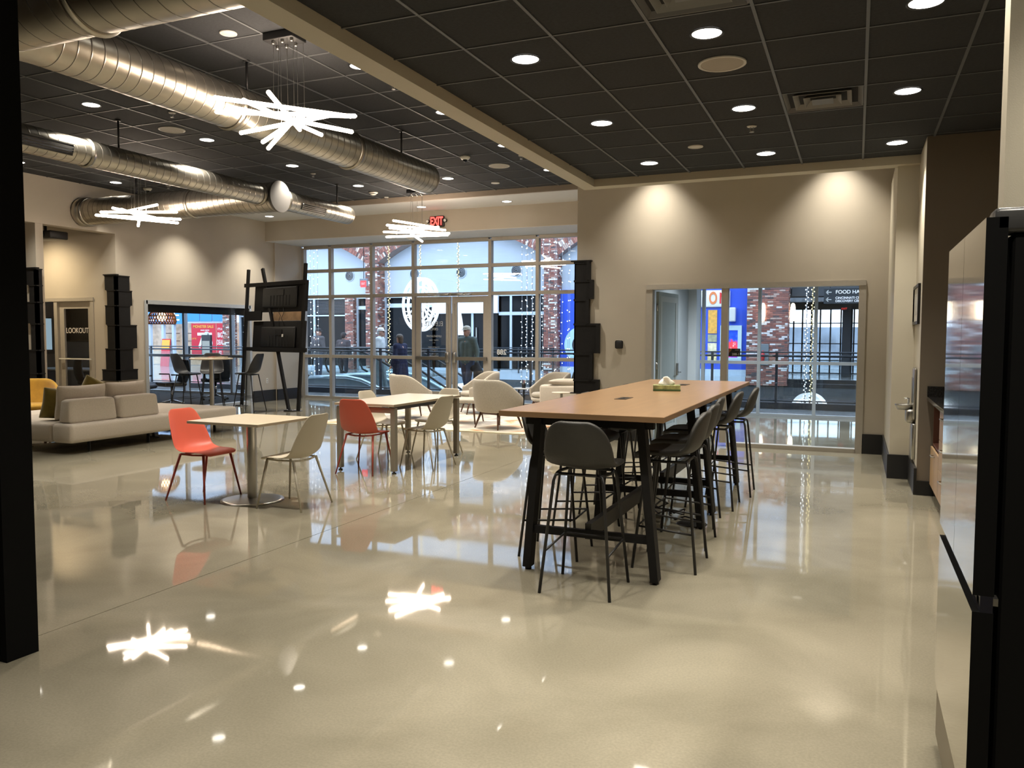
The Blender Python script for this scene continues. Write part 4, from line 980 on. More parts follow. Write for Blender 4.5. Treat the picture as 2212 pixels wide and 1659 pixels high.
t = thing('drinking_fountain', 'stainless wall mounted drinking fountain on the pier beside the kitchen', 'drinking fountain', (.57, 9.15, 0))
MB().box(-.035, -.19, .30, -.001, .19, .66, .01, 2).build('lower_panel', M_STEEL, t); MB().box(-.03, -.17, .70, -.001, .17, 1.22, .02, 3).build('bottle_filler', M_STEEL, t)
MB().box(-.034, -.10, .86, -.029, .10, 1.12, .004).build('filler_alcove', mat('alcove_grey', (.10, .10, .10), .3), t)
b = MB(); b.lathe([(0, .80), (.07, .79), (.09, .83), (.095, .845), (.085, .845), (.06, .815), (0, .81)], 24, (-.095, 0, 0)); b.build('basin', M_STEEL, t)
MB().box(-.09, -.10, .66, -.001, .10, .80, .03, 3).build('basin_bracket', M_STEEL, t); MB().tube([(-.06, .06, .82), (-.06, .06, .90), (-.10, .04, .90)], .01, 8).build('bubbler', M_CHROME, t)
t = thing('picture_frame', 'black framed white notice on the pier above the drinking fountain', 'picture frame', (.57, 9.25, 1.86))
b = MB(); b.box(-.025, -.38, -.20, -.001, -.35, .20); b.box(-.025, .35, -.20, -.001, .38, .20); b.box(-.025, -.35, .17, -.001, .35, .20); b.box(-.025, -.35, -.20, -.001, .35, -.17); b.build('frame', M_BLACK, t)
MB().box(-.012, -.35, -.17, -.001, .35, .17).build('mat_board', M_WHITE, t); MB().box(-.014, -.22, -.10, -.0125, .22, .10).build('print', mat('notice_print', (.5, .5, .46), .6, noise=.2, nscale=30), t)

# ================================================================== MEETING ROOM BEHIND THE LEFT WALL
MC = mat('carpet_charcoal', (.035, .037, .040), .95, noise=.2, nscale=60, bump=.5, bscale=200)
o = MB().box(-19.9, 11.05, 0.0005, XW - .25, 16.1, .006).build('floor_carpet', MC); struct(o)
sbox('ceiling_meeting', MATS['office_ceiling'], -20, 11.0, 2.92, XW - .2, 16.35, 3.05)
sbox('wall_meeting_side', MATS['white_paint'], -20.1, 11.0, 0, -19.9, 16.35, 3.0)
sbox('wall_meeting_back', MATS['white_paint'], -20, 15.2, 0, -18.1, 15.35, 2.92)
sbox('wall_meeting_board', MATS['cool_grey_paint'], -19.88, 11.2, 1.02, -19.86, 16.0, 2.0)
t = thing('wall_screen', 'large dark wall screen inside the meeting room, seen through the lettered door', 'screen', (-19.0, 15.19, 1.90))
MB().box(-.95, -.05, -.55, .85, 0, .55, .01, 2).build('bezel', M_BLACK, t); MB().box(-.92, -.052, -.52, .82, -.05, .52).build('panel', M_DARKG, t)
t = thing('wall_monitor', 'pale blue monitor inside the meeting room at the left edge', 'screen', (-19.30, 14.2, 1.55), R(60))
MB().box(-.35, -.05, -.42, .35, 0, .42, .01, 2).build('bezel', M_BLACK, t); MB().box(-.33, -.052, -.40, .33, -.05, .40).build('panel', emis('monitor_blue', (.35, .5, .6), .7), t)
t = thing('meeting_table', 'white topped meeting table behind the lettered door', 'table', (-16.9, 13.4, 0))
MB().box(-1.2, -.5, .71, 1.2, .5, .74, .01, 2).build('tabletop', M_WHITE, t)
for sx in (-1, 1):
    MB().box(sx * .9 - .04, -.35, .02, sx * .9 + .04, .35, .71).build('leg', M_BLACK, t)
def office_chair(label, loc, rz):
    t = thing('office_chair', label, 'office chair', loc, rz, 'black office chairs in the meeting room')
    pr = [(y * 1.15, z + .03, hw * 1.15, l) for (y, z, hw, l) in P_CHAIR]
    MB().box(-.25, -.23, .44, .25, .26, .52, .035, 3).build('seat', M_SHELLB, t)
    b = MB(); rows = []
    for i in range(8):
        v = i / 7; rows.append([Vector((.24 * (1 - .12 * v ** 3) * u, -.25 - .05 * math.sin(v * 3.14) + .05 * u * u - .06 * v, .50 + .50 * v)) for u in [-1 + k / 4 for k in range(9)]])
    b.grid(rows); o = b.build('backrest', M_SHELLB, t); solid(o, .04, 0, 1); bake(o)
    MB().tube([(0, 0, .12), (0, 0, .44)], .028, 10).build('gas_lift', M_CHROME, t)
    for k in range(5):
        a = k * 2 * math.pi / 5; u = Vector((math.cos(a), math.sin(a), 0))
        g = MB().tube([(0, 0, .13), u * .28 + Vector((0, 0, .075))], .02, 8, r2=.014).build('base_spoke', M_CHROME, t)
        MB().lathe([(0, -.02), (.028, -.02), (.028, .02), (0, .02)], 12, (u.x * .28, u.y * .28, .034), 'y').build('castor', M_BLACK, g)
    for s in (-1, 1): MB().tube([(s * .24, -.1, .48), (s * .30, -.1, .55), (s * .30, -.08, .68), (s * .29, .14, .69)], .014, 8).build('armrest', M_BLACK, t)
    return t
oc = office_chair('black office chair just inside the left window, nearest the pillar', (-13.25, 11.95, .006), R(-60))
copy_tree(oc, loc=(-13.45, 12.95, .006), rz=R(160), label='black office chair in the middle behind the left window')
copy_tree(oc, loc=(-13.75, 14.55, .006), rz=R(70), label='black office chair on chrome castors behind the steel column of the round high table')
copy_tree(oc, loc=(-15.4, 12.6, .006), rz=R(-20), label='black office chair at the white meeting table, behind the lettered door')
# woven lamp
t = thing('woven_pendant', 'glowing woven basket pendant lamp behind the left window', 'pendant light', (-14.80, 14.0, 1.95))
b = MB(); prof = [(.07, .21), (.12, .20), (.22, .13), (.29, .02), (.31, -.10), (.29, -.16)]
N = 30
for s in (1, -1):
    for k in range(N):
        pts = []
        for i, (r, z) in enumerate(prof):
            a = 2 * math.pi * k / N + s * i * .16; pts.append((r * math.cos(a), r * math.sin(a), z))
        b.tube(pts, .010, 4, caps=False)
wv = mat('rattan', (.70, .42, .26), .7, noise=.1); so = b.build('woven_shade', wv, t)
for r, z in ((.07, .21), (.29, .02), (.29, -.16)): MB().tube([(r * math.cos(a), r * math.sin(a), z) for a in [k * 2 * math.pi / 24 for k in range(24)]], .009, 5, closed=True).build('shade_ring', wv, t)
MB().sphere((0, 0, .0), .10, 14, 10).build('bulb', emis('basket_bulb', (1.0, .66, .42), 9, True), t)
MB().tube([(0, 0, .2), (0, 0, .97)], .004, 5).build('cord', M_BLACK, t)

# ================================================================== MALL
YF = 31.0
o = MB().box(-48, 16.36, -.35, 9, 18.05, -.005).build('floor_mall', M_MFLOOR); struct(o)
o = MB().box(-48, 18.05, -.35, -14.5, 34, -.005).build('floor_mall_landing', M_MFLOOR); struct(o)
o = MB().box(-14.5, 30.9, -.35, 9, 44, -.005).build('floor_mall_far', M_MFLOOR); struct(o)
sbox('floor_lower', mat('lower_floor', (.25, .26, .27), .3, noise=.1), -48, 16.3, -5.2, 9, 45, -5.0)
sbox('wall_lower_far', mat('lower_wall', (.05, .055, .06), .5, noise=.1), -14.5, 31.3, -5, 9, 31.5, -.35)
sbox('wall_lower_near', MATS['lower_wall'], -14.7, 16.3, -5, 9, 16.4, -.35)
MWH = mat('pale_mall_paint', (.52, .60, .68), .6, noise=.02)
sbox('trim_slab_edge', MWH, -14.5, 30.7, -.28, -3.74, 30.9, .06)
sbox('trim_slab_edge_right', M_BLACK, -3.74, 30.7, -.28, 9, 30.9, .0)
sbox('trim_slab_edge_landing', MWH, -14.5, 18.05, -.35, -14.4, 30.7, 0)
sbox('trim_slab_band', MATS['lower_wall'], -14.5, 30.72, -1.4, 9, 30.9, -.281)
sbox('trim_lower_band', mat('lower_pale', (.30, .34, .37), .6), -14.4, 31.1, -2.3, 9, 31.3, -1.9)
MUP = mat('grey_blue_wall', (.50, .56, .62), .7, noise=.015, nscale=2)
sbox('wall_mall_upper', MUP, -48, YF + .25, 3.28, -2.2, YF + .5, 10.2)
sbox('wall_mall_behind_shops', M_BLACK, -28.0, YF + 1.2, 0, -3.8, YF + 1.3, 3.28)
sbox('wall_mall_left', MUP, -48.2, 16.3, -5, -48, 45, 7.3)
sbox('wall_mall_right', mat('dark_mall_paint', (.04, .045, .05), .6), 9, 16.3, -5, 9.2, 45, 7.3)
# own facade above the office so that the mall is a closed hall open to the skylight
sbox('wall_mall_near', MUP, -48, 16.42, 3.72, 9, 16.6, 4.7)
sbox('wall_mall_near_strip', M_BLACK, 1.2, 16.3, 0, 9, 16.42, 4.6)
# mall ceiling edge with a long skylight opening over the void
# shop fronts
MT = mat('pale_blue_metal', (.52, .60, .66), .4, metal=.4, noise=.02); MDK = mat('dark_recess', (.015, .017, .02), .3, noise=.1)
sf = struct(empty('window_6', (0, 0, 0)))
def shop(x0, x1, muls, bars, z1=3.28, pane=M_DARKG, y=YF + .30):
    xs_ = [x0] + muls + [x1]
    for a, b_ in zip(xs_, xs_[1:]): MB().box(a + .02, y, .12, b_ - .02, y + .02, z1).build('shop_pane', pane, sf)
    for x in xs_: MB().box(x - .05, y - .08, 0, x + .05, y + .04, z1).build('shop_mullion', MT, sf)
    for z, h in bars: MB().box(x0, y - .085, z - h / 2, x1, y + .04, z + h / 2).build('shop_transom', MT, sf)
    MB().box(x0, y - .06, 0, x1, y + .04, .14).build('shop_sill', MWH, sf)
shop(-27.9, -21.6, [-26.4, -25.0, -23.45], [(2.46, .06), (3.25, .08)])
shop(-21.05, -20.25, [], [(2.80, .16), (3.25, .06)])
shop(-19.55, -17.1, [], [(2.88, .18), (3.26, .06)])
shop(-17.1, -13.95, [-15.95, -15.2, -14.6], [(3.26, .06)])
MB().box(-17.1, YF + .1, 2.50, -13.95, YF + .3, 3.26).build('shop_fascia', mat('lit_white_fascia', (.75, .85, .95), .3, emit=.15, ecol=(.7, .85, 1)), sf)  # faint emission stands in for the bright reflection on the fascia
shop(-13.95, -11.7, [-13.4, -12.1], [(2.48, .14), (3.26, .08)])
for z0, z1, x0, x1 in ((2.6, 3.15, -13.3, -12.2), (2.6, 3.15, -27.6, -26.5)): MB().box(x0, YF + .33, z0, x1, YF + .36, z1).build('transom_window', mat('dim_pane', (.05, .07, .08), .2), sf)
for x in (-15.55, -15.0): MB().tube([(x, YF + .2, .9), (x, YF + .2, 1.9)], .02, 6).build('door_pull', M_STEEL, sf)
# louvred shutters inside the dark shops
for x0, x1 in ((-26.3, -21.7),):
    b = MB()
    for k in range(9): b.box(x0, YF + .27, 2.56 + k * .07, x1, YF + .29, 2.60 + k * .07)
    stuff(b.build('louvre', mat('louvre_grey', (.05, .055, .06), .5), sf))

# bricks
BR = [mat('brick_a', (.26, .10, .075), .8, noise=.15, nscale=30), mat('brick_b', (.36, .15, .11), .8, noise=.15, nscale=30), mat('brick_c', (.20, .10, .085), .8, noise=.15, nscale=30), mat('brick_d', (.48, .35, .29), .8, noise=.1, nscale=30), mat('brick_e', (.75, .73, .71), .8, noise=.1, nscale=30), mat('brick_f', (.10, .075, .075), .8, noise=.1)]
MORT = mat('mortar', (.32, .25, .22), .9, noise=.1)
def pick(rnd): 
    v = rnd.random(); return 0 if v < .30 else 1 if v < .55 else 2 if v < .72 else 3 if v < .84 else 4 if v < .94 else 5
def brickface(b, rnd, O, U, N_, w, z0, z1, bl=.205, bh=.067, clip=None):
    O = Vector(O); U = Vector(U); N_ = Vector(N_); r = 0; z = z0
    while z < z1 - .02:
        x = -bl / 2 if r % 2 else 0
        while x < w - .02:
            a = max(0, x) + .006; c = min(w, x + bl) - .006
            if c - a > .03 and (clip is None or clip(a, c, z)):
                d = .012 + rnd.random() * .012; b.mi = pick(rnd)
                p = O + U * a; q = O + U * c; n0 = len(b.bm.faces)
                vs = [b.bm.verts.new(v) for v in (Vector((p.x, p.y, z + .006)), Vector((q.x, q.y, z + .006)), Vector((q.x, q.y, z + bh - .006)), Vector((p.x, p.y, z + bh - .006)))]
                ws = [b.bm.verts.new(v.co + N_ * d) for v in vs]
                b.bm.faces.new(ws)
                for k in range(4): b.bm.faces.new((vs[k], vs[(k + 1) % 4], ws[(k + 1) % 4], ws[k]))
                b._mark(n0, False)
            x += bl
        z += bh; r += 1
    b.mi = 0
def pier(label, x0, x1, yd, z0, z1, seed, faces='fr', cat='column', nm='brick_pier'):
    rnd = random.Random(seed); t = thing(nm, label, cat, (0, 0, 0))
    MB().box(x0, YF - yd, z0, x1, YF + .24, z1).build('mortar_core', MORT, t)
    b = MB(); brickface(b, rnd, (x0, YF - yd, 0), (1, 0, 0), (0, -1, 0), x1 - x0, z0, z1)
    if 'r' in faces: brickface(b, rnd, (x1, YF - yd, 0), (0, 1, 0), (1, 0, 0), yd + .24, z0, z1)
    stuff(b.build('bricks', BR, t)); return t
p1 = pier('tall brick pier under the arch, left of the mall wheel ornament', -20.22, -19.60, .35, 0, 6.6, 1)
pier('low narrow brick pier between dark shop fronts behind the railing', -21.55, -21.12, .02, 0, 3.28, 2)
p2 = pier('tall brick pier next to the blue wall, behind the light strings', -11.70, -11.12, .35, -.1, 6.6, 3)
pier('tall narrow brick pier beside the red sale posters', -28.50, -28.10, .3, 0, 6.6, 5)
p3 = pier('wide brick pier with wall sconces seen through the inner window', -3.72, -2.28, .35, -.25, 4.6, 4)
for k, (x, lb) in enumerate(((-3.15, 'glowing sconce on the front of the wide brick pier'), (-2.14, 'glowing sconce round the corner of the wide brick pier'))):
    t = thing('wall_sconce', lb, 'wall lamp', (x, YF - .42 if k == 0 else YF - .1, 2.43), 0, None)
    MB().lathe([(0, -.33), (.06, -.32), (.085, -.15), (.09, .1), (.07, .26), (.04, .31), (0, .32)], 16).build('glass_shade', emis('sconce_glow', (1, .84, .62), 7), t)
    MB().box(-.05, .0, -.1, .05, .10, .1).build('bracket', M_STEEL, t)
t = thing('extinguisher_cabinet', 'grey fire extinguisher cabinet on the wide brick pier', 'cabinet', (-3.12, YF - .36, .95))
MB().box(-.20, -.06, -.46, .20, 0, .32, .01, 1).build('cabinet_box', mat('cabinet_grey', (.16, .19, .20), .5), t); MB().lathe([(0, -.35), (.06, -.34), (.065, -.05), (.03, .02), (.02, .08), (0, .08)], 12, (0, -.09, 0)).build('extinguisher', mat('extinguisher_red', (.5, .03, .03), .3), t)

# arches between the piers
def arch(label, x0, x1, zs, rise, seed):
    rnd = random.Random(seed); t = thing('brick_arch', label, 'arch', (0, 0, 0)); L = x1 - x0; h = rise
    Rr = (L * L / 4 + h * h) / (2 * h); cx = (x0 + x1) / 2; cz = zs + h - Rr; a0 = math.asin(L / 2 / Rr); th = .42; y = YF - .33
    core = MB(); n = 40; pts = [(cx + Rr * math.sin(-a0 + 2 * a0 * k / n), y, cz + Rr * math.cos(-a0 + 2 * a0 * k / n)) for k in range(n + 1)]
    core.grid([pts, [(p[0], y, 7.2) for p in pts]], smooth=False); core.grid([pts, [(p[0], YF + .24, p[2]) for p in pts]], smooth=False); core.build('arch_core', MORT, t)
    b = MB(); m = int(2 * a0 * Rr / .075)
    for k in range(m):
        for (r0, r1) in ((Rr + .005, Rr + .205), (Rr + .215, Rr + th)):
            aa = -a0 + 2 * a0 * (k + .08) / m; ab = -a0 + 2 * a0 * (k + .92) / m; d = .012 + rnd.random() * .012; b.mi = pick(rnd)
            vs = [b.bm.verts.new((cx + r * math.sin(a), y, cz + r * math.cos(a))) for r, a in ((r0, aa), (r0, ab), (r1, ab), (r1, aa))]
            ws = [b.bm.verts.new(v.co + Vector((0, -d, 0))) for v in vs]; n0 = len(b.bm.faces)
            b.bm.faces.new(ws)
            for q in range(4): b.bm.faces.new((vs[q], vs[(q + 1) % 4], ws[(q + 1) % 4], ws[q]))
            b._mark(n0, False)
    stuff(b.build('voussoirs', BR, t))
    b = MB(); brickface(b, rnd, (x0, y, 0), (1, 0, 0), (0, -1, 0), L, zs, 7.0, clip=lambda a, c, z: (x0 + (a + c) / 2 - cx) ** 2 + (z - cz) ** 2 > (Rr + th) ** 2)
    stuff(b.build('spandrel_bricks', BR, t))
arch('brick arch left of the tall pier above the grey blue wall', -28.10, -20.22, 4.75, 1.25, 11)
arch('brick arch spanning above the entrance door between two tall piers', -19.60, -11.70, 4.75, 1.25, 12)
arch('brick arch right of the pier with the light strings', -11.12, -3.72, 4.75, 1.25, 13)

# blue wall, round letter, signs, poster
MBL = mat('royal_blue_paint', (.022, .085, .62), .5, noise=.03, nscale=1)
bw = struct(empty('wall_mall_blue', (0, 0, 0)))
MB().box(-11.09, YF - .05, .30, -3.75, YF + .1, 3.4).build('blue_panel', MBL, bw); MB().box(-11.09, YF - .07, 0, -3.75, YF + .1, .30).build('white_plinth', MWH, bw); MB().box(-11.09, YF + .1, 3.4, -3.75, YF + .24, 7).build('upper_panel', MUP, bw)
t = thing('round_sign_letter', 'big pale round letter on the blue wall beside the stepped shelf', 'sign', (-10.14, YF - .06, 1.18))
MB().lathe([(.42, -.06), (.75, -.06), (.75, 0), (.42, 0), (.42, -.06)], 48, (0, 0, 0), 'y', smooth=False).build('letter_ring', mat('pale_cyan_acrylic', (.45, .68, .78), .3), t)
MB().lathe([(0, -.02), (.42, -.02)], 40, (0, 0, 0), 'y', smooth=False).build('inner_disc', mat('dark_brown_disc', (.04, .03, .03), .6), t)
t = thing('shop_sign_board', 'white rounded shop sign with an orange and a red letter on the blue wall', 'sign', (-5.08, YF - .06, 2.93))
MB().box(-.95, -.10, -.30, .72, 0, .34, .06, 4).build('board', mat('white_acrylic', (.80, .80, .78), .3), t)
text('sign_letter', 'O', .62, mat('orange_acrylic', (.75, .22, .06), .3), t, (.10, -.11, .02), (R(90), 0, 0), .01, sx=.6, bold=.02)
text('sign_letter', 'N', .55, mat('red_acrylic', (.70, .02, .02), .3), t, (.46, -.11, .02), (R(90), 0, 0), .01, sx=.6, bold=.02)
t = thing('wall_box_lamp', 'white box lamp on the blue wall below the shop sign', 'wall lamp', (-4.22, YF - .06, 2.35))
MB().box(-.18, -.30, -.26, .08, 0, .26, .02, 2).build('lamp_body', mat('white_metal', (.7, .75, .8), .4), t); MB().box(-.10, -.31, -.22, .06, -.30, .22).build('diffuser', M_WHITE, t)
t = thing('poster', 'blue and red crowd poster in a pale frame on the blue wall', 'poster', (-4.42, YF - .06, 1.25))
b = MB(); b.box(-.28, -.08, .52, .50, 0, .70); b.box(-.28, -.08, -.62, .50, 0, -.50); b.box(.36, -.08, -.5, .50, 0, .52); b.box(-.28, -.08, -.5, -.14, 0, .52); b.build('frame', mat('pale_frame', (.55, .72, .74), .4), t)
def poster_mat():
    m = bpy.data.materials.new('crowd_print'); m.use_nodes = True; nt = m.node_tree; b = nt.nodes['Principled BSDF']; b.inputs['Roughness'].default_value = .3
    tc = nt.nodes.new('ShaderNodeTexCoord'); n = nt.nodes.new('ShaderNodeTexNoise'); n.inputs['Scale'].default_value = 6; n.inputs['Detail'].default_value = 6
    sp = nt.nodes.new('ShaderNodeSeparateXYZ'); ad = nt.nodes.new('ShaderNodeMath'); ad.operation = 'MULTIPLY_ADD'; ad.inputs[1].default_value = -.75; 
    nt.links.new(tc.outputs['Object'], n.inputs['Vector']); nt.links.new(tc.outputs['Object'], sp.inputs[0]); nt.links.new(sp.outputs['Z'], ad.inputs[0]); nt.links.new(n.outputs[0], ad.inputs[2])
    cr = nt.nodes.new('ShaderNodeValToRGB'); e = cr.color_ramp.elements; e[0].position = .22; e[0].color = (.01, .06, .55, 1); e[1].position = .95; e[1].color = (.20, .05, .45, 1)
    for p, c in ((.36, (.02, .12, .70)), (.43, (.35, .06, .45)), (.50, (.85, .06, .10)), (.62, (.90, .08, .06)), (.655, (.9, .7, .75)), (.68, (.8, .05, .08))): x = e.new(p); x.color = (*c, 1)
    nt.links.new(ad.outputs[0], cr.inputs[0]); nt.links.new(cr.outputs[0], b.inputs['Base Color']); b.inputs['Emission Strength'].default_value = .5; nt.links.new(cr.outputs[0], b.inputs['Emission Color']); return m
MB().box(-.14, -.05, -.5, .36, -.04, .52).build('backlit_print', poster_mat(), t)
t = thing('menu_board', 'tall yellow and cream menu board at the edge of the blue wall', 'sign', (-4.86, YF - .07, 1.55))
for z0, z1, c in ((.10, .98, (.75, .38, .05)), (-.22, .06, (.35, .36, .22)), (-.62, -.26, (.80, .72, .45)), (-.98, -.66, (.75, .62, .3))): MB().box(-.30, -.03, z0, .03, 0, z1).build('menu_panel', mat('menu_%d' % int(z0 * 100 + 200), c, .4, noise=.25, nscale=9), t)
# round grilles on the upper wall
for x, nm in ((-24.4, 'leftmost, behind the display stand'), (-21.47, 'above the low narrow brick pier'), (-18.05, 'just right of the tall left pier'), (-15.75, 'behind the hanging garland'), (-13.16, 'right of the entrance door')):
    t = thing('round_grille', f'round air grille on the grey blue mall wall, {nm}', 'vent', (x, YF + .25, 4.27), 0, None)
    MB().lathe([(.22, -.02), (.26, -.03), (.26, 0), (.22, 0), (.22, -.02)], 28, (0, 0, 0), 'y').build('rim', MWH, t)
    for r in (.05, .11, .17): MB().lathe([(r, -.03), (r + .018, -.03), (r + .03, -.005), (r + .01, -.005), (r, -.03)], 24, (0, 0, 0), 'y').build('grille_ring', mat('grille_mid', (.20, .24, .27), .5), t)
    MB().lathe([(0, -.004), (.22, -.004)], 24, (0, 0, 0), 'y', smooth=False).build('dark_back', MDK, t)
# hanging mall exit sign
t = thing('hanging_exit_sign', 'red exit sign hanging on a rod in the mall left of the tall brick pier', 'exit sign', (-15.9, 24.0, 3.42))
MB().box(-.16, -.03, -.16, .16, .03, .10, .01, 1).build('housing', mat('sign_grey', (.2, .22, .24), .5), t); MB().box(-.12, -.034, -.20, .12, -.03, .03).build('red_face', emis('sign_red', (1, .12, .15), 1.6), t)
MB().tube([(0, 0, .1), (0, 0, 4.1)], .012, 6).build('rod', M_BLACK, t)
text('sign_text', 'EXIT', .11, M_WHITE, t, (0, -.036, -.08), (R(90), 0, 0), .001, sx=.7)

# far hall at the right with big windows
w = MB(); w.box(-2.9, 36, 2.7, 9, 36.2, 7); w.box(-3.05, 31.3, -.3, -2.9, 36.2, 7); w.box(-.55, 35.9, 0, -.15, 36.2, 2.7); w.box(.75, 35.9, 0, 9, 36.2, 2.7); struct(w.build('wall_far_hall', MATS['dark_mall_paint']))
sbox('ceiling_far_hall', MDK, -2.9, 31.2, 2.95, 9, 36.2, 3.1)
sbox('wall_hall_header', MATS['dark_mall_paint'], -2.2, 31.1, 3.0, 9, 31.4, 10.2)
fw = struct(empty('window_7', (0, 0, 0)))
for x in (-2.85, -2.45, -2.1, -1.75, -1.4, -1.0, -.6, -.1, .3, .7): MB().box(x - .03, 36.0, 0, x + .03, 36.1, 2.7).build('mullion', MDK, fw)
for z in (.02, .55, 1.25, 2.1, 2.68): MB().box(-2.9, 36.0, z - .02, .8, 36.08, z + .02).build('rail', MDK, fw)
MB().box(-2.9, 36.04, 0, .8, 36.046, 2.7).build('pane', M_GLASS, fw)
for x, wd in ((-.35, .28), (.55, .16), (1.2, .3)):
    t = tag(MB().box(x - wd / 2, 33.5, 0, x + wd / 2, 33.8, 2.95).build('hall_column', MATS['dark_mall_paint']), {-.35: 'dark column in the far hall between the two bright windows', .55: 'thin dark column in the far hall right of the bright windows', 1.2: 'dark column at the right end of the far hall'}[x], 'column')
t = thing('hall_exit_sign', 'tiny red exit sign in the dark far hall', 'exit sign', (-.45, 33.2, 2.6)); MB().box(-.12, -.02, -.06, .12, .02, .06).build('housing', M_BLACK, t); text('sign_text', 'EXIT', .10, emis('dim_red', (1, .06, .05), 1), t, (0, -.022, 0), (R(90), 0, 0), .001)
o = MB().box(-30, 60, -3, 20, 60.5, 2.2).build('hills_outside', mat('winter_trees', (.20, .24, .28), .9, noise=.4, nscale=.6)); struct(o)
# directional sign
t = thing('hanging_direction_sign', 'dark hanging direction sign to the food hall at the right end of the inner window', 'sign', (-.30, 24.0, 2.66))
MB().box(-.56, -.04, -.22, .66, .04, .22, .01, 1).build('sign_panel', mat('sign_slate', (.02, .026, .03), .6), t)
MSW = mat('sign_letter_white', (.92, .92, .92), .5, emit=.25, ecol=(1, 1, 1))  # slight glow added to make the lettering brighter
for s, sz, x, z in (('FOOD HALL', .135, -.26, .10), ('CINCINNATI CHILDREN\'S', .085, -.26, -.06), ('DISCOVERY CENTER', .085, -.26, -.145)): text('sign_text', s, sz, MSW, t, (x, -.045, z), (R(90), 0, 0), .001, 'LEFT', sx=1.0, bold=.0015)
for z in (.10, -.10):
    b = MB(); b.beam((-.50, -.045, z), (-.36, -.045, z), .004, .022, (0, 0, 1)); b.beam((-.50, -.045, z), (-.44, -.045, z + .055), .004, .022, (0, 0, 1)); b.beam((-.50, -.045, z), (-.44, -.045, z - .055), .004, .022, (0, 0, 1)); b.build('arrow', M_WHITE, t)
for x in (-.4, .5): MB().tube([(x, 0, .22), (x, 0, 4.85)], .01, 6).build('rod', M_BLACK, t)

# left shops: blue sign, posters
MSB = mat('sky_blue_sign', (.05, .30, .72), .4, noise=.03); MRD = mat('poster_red', (.62, .02, .04), .5, noise=.04)
ls = struct(empty('wall_mall_shops_left', (0, 0, 0)))
MB().box(-36.5, YF - .1, 2.10, -31.25, YF + .2, 3.28).build('sign_band', MSB, ls)
text('shop_lettering', 'PLACE', .78, mat('sign_white', (.85, .87, .9), .4, emit=.8, ecol=(1, 1, 1)), ls, (-32.85, YF - .12, 2.50), (R(90), 0, 0), .01, sx=1.25)
for x0, x1 in ((-31.15, -30.25), (-30.2, -29.45), (-29.4, -28.65)): MB().box(x0, YF - .02, 2.22, x1, YF + .0, 3.0).build('blue_pane', MSB, ls)
MB().box(-31.25, YF, 2.14, -28.62, YF + .1, 2.24).build('white_transom', MWH, ls); MB().box(-31.25, YF + .02, 2.24, -28.62, YF + .1, 3.28).build('white_back', MWH, ls)
mlit = mat('lit_shop_interior', (.55, .42, .30), .8, noise=.6, nscale=3, emit=.35, ecol=(1, .8, .6))
MB().box(-40, YF + 1.5, 0, -28.6, YF + 1.6, 2.2).build('lit_interior', mlit, ls)
MB().box(-40, YF + .25, 0, -28.6, YF + 1.6, .01).build('shop_floor', M_MFLOOR, ls)
for x in (-35.2, -34.1, -33.6, -32.7, -32.0, -31.3, -28.7): MB().box(x - .07, YF - .05, 0, x + .07, YF + .1, 2.14).build('white_post', MWH, ls)
for x in (-33.3, -31.75):
    for z in (.4, .8, 1.2, 1.6): MB().box(x - .4, YF + 1.0, z, x + .4, YF + 1.3, z + .05).build('shelf_board', mat('shop_shelf', (.3, .2, .15), .6), ls)
def poster(label, x0, x1, z0, z1, lines, y=YF - .08):
    t = thing('sale_poster', label, 'poster', ((x0 + x1) / 2, y, (z0 + z1) / 2)); w_, h_ = (x1 - x0) / 2, (z1 - z0) / 2
    MB().box(-w_, -.01, -h_, w_, .01, h_).build('sheet', MRD, t)
    for s, sz, x, z, m, sx in lines: text('poster_text', s, sz, m, t, (x, -.014, z), (R(90), 0, 0), .001, sx=sx, bold=sz * .02)
MYE = mat('poster_yellow', (.85, .45, .05), .5); MWP = mat('poster_white', (.85, .80, .75), .5)
poster('red sale poster with a large number 75 behind the left window', -30.72, -29.15, .55, 2.12, [('MONSTER SALE', .19, 0, .62, MYE, 1.0), ('every store', .12, .1, .45, MWP, 1), ('75', 1.05, .10, -.10, MWP, 1.0), ('UP TO', .10, -.60, .02, MYE, .9)])
poster('red sale poster reading big deal beside the narrow brick pier', -29.10, -28.64, .55, 2.12, [("IT'S A", .15, 0, .50, MWP, .8), ('BIG', .34, 0, .20, MWP, .62), ('DEAL', .34, 0, -.16, MWP, .5), ('82', .22, 0, -.66, MWP, .8)])
poster('narrow red poster at the left end behind the left window', -34.05, -33.7, .55, 2.12, [('75', .3, 0, .1, MWP, .8)], y=YF - .13)
t = thing('sandwich_board', 'yellow and red sandwich board outside the lit shop', 'sign', (-31.0, 29.6, 0)); 
b = MB(); b.beam((0, -.18, 0), (0, -.02, 1.35), .55, .03, (0, 1, 0)); b.build('front_board', MRD, t); b = MB(); b.beam((0, .2, 0), (0, .02, 1.35), .55, .03, (0, 1, 0)); b.build('rear_board', MWH, t)
b = MB(); b.beam((0, -.10, .85), (0, -.04, 1.3), .5, .02, (0, 1, 0)); b.build('yellow_field', MYE, t)
t = thing('information_totem', 'black framed information totem with a pale screen before the red posters', 'sign', (-26.45, 27.5, 0))
MB().box(-.26, -.06, 0, .26, .06, 1.55, .02, 2).build('frame', M_BLACK, t); MB().box(-.21, -.065, .35, .21, -.06, 1.28).build('screen', emis('totem_screen', (.6, .72, .8), .8), t); MB().lathe([(0, -.05), (.09, -.05), (.09, .05), (0, .05)], 20, (0, 0, 1.6), 'y', smooth=False).build('round_head', M_WHITE, t)

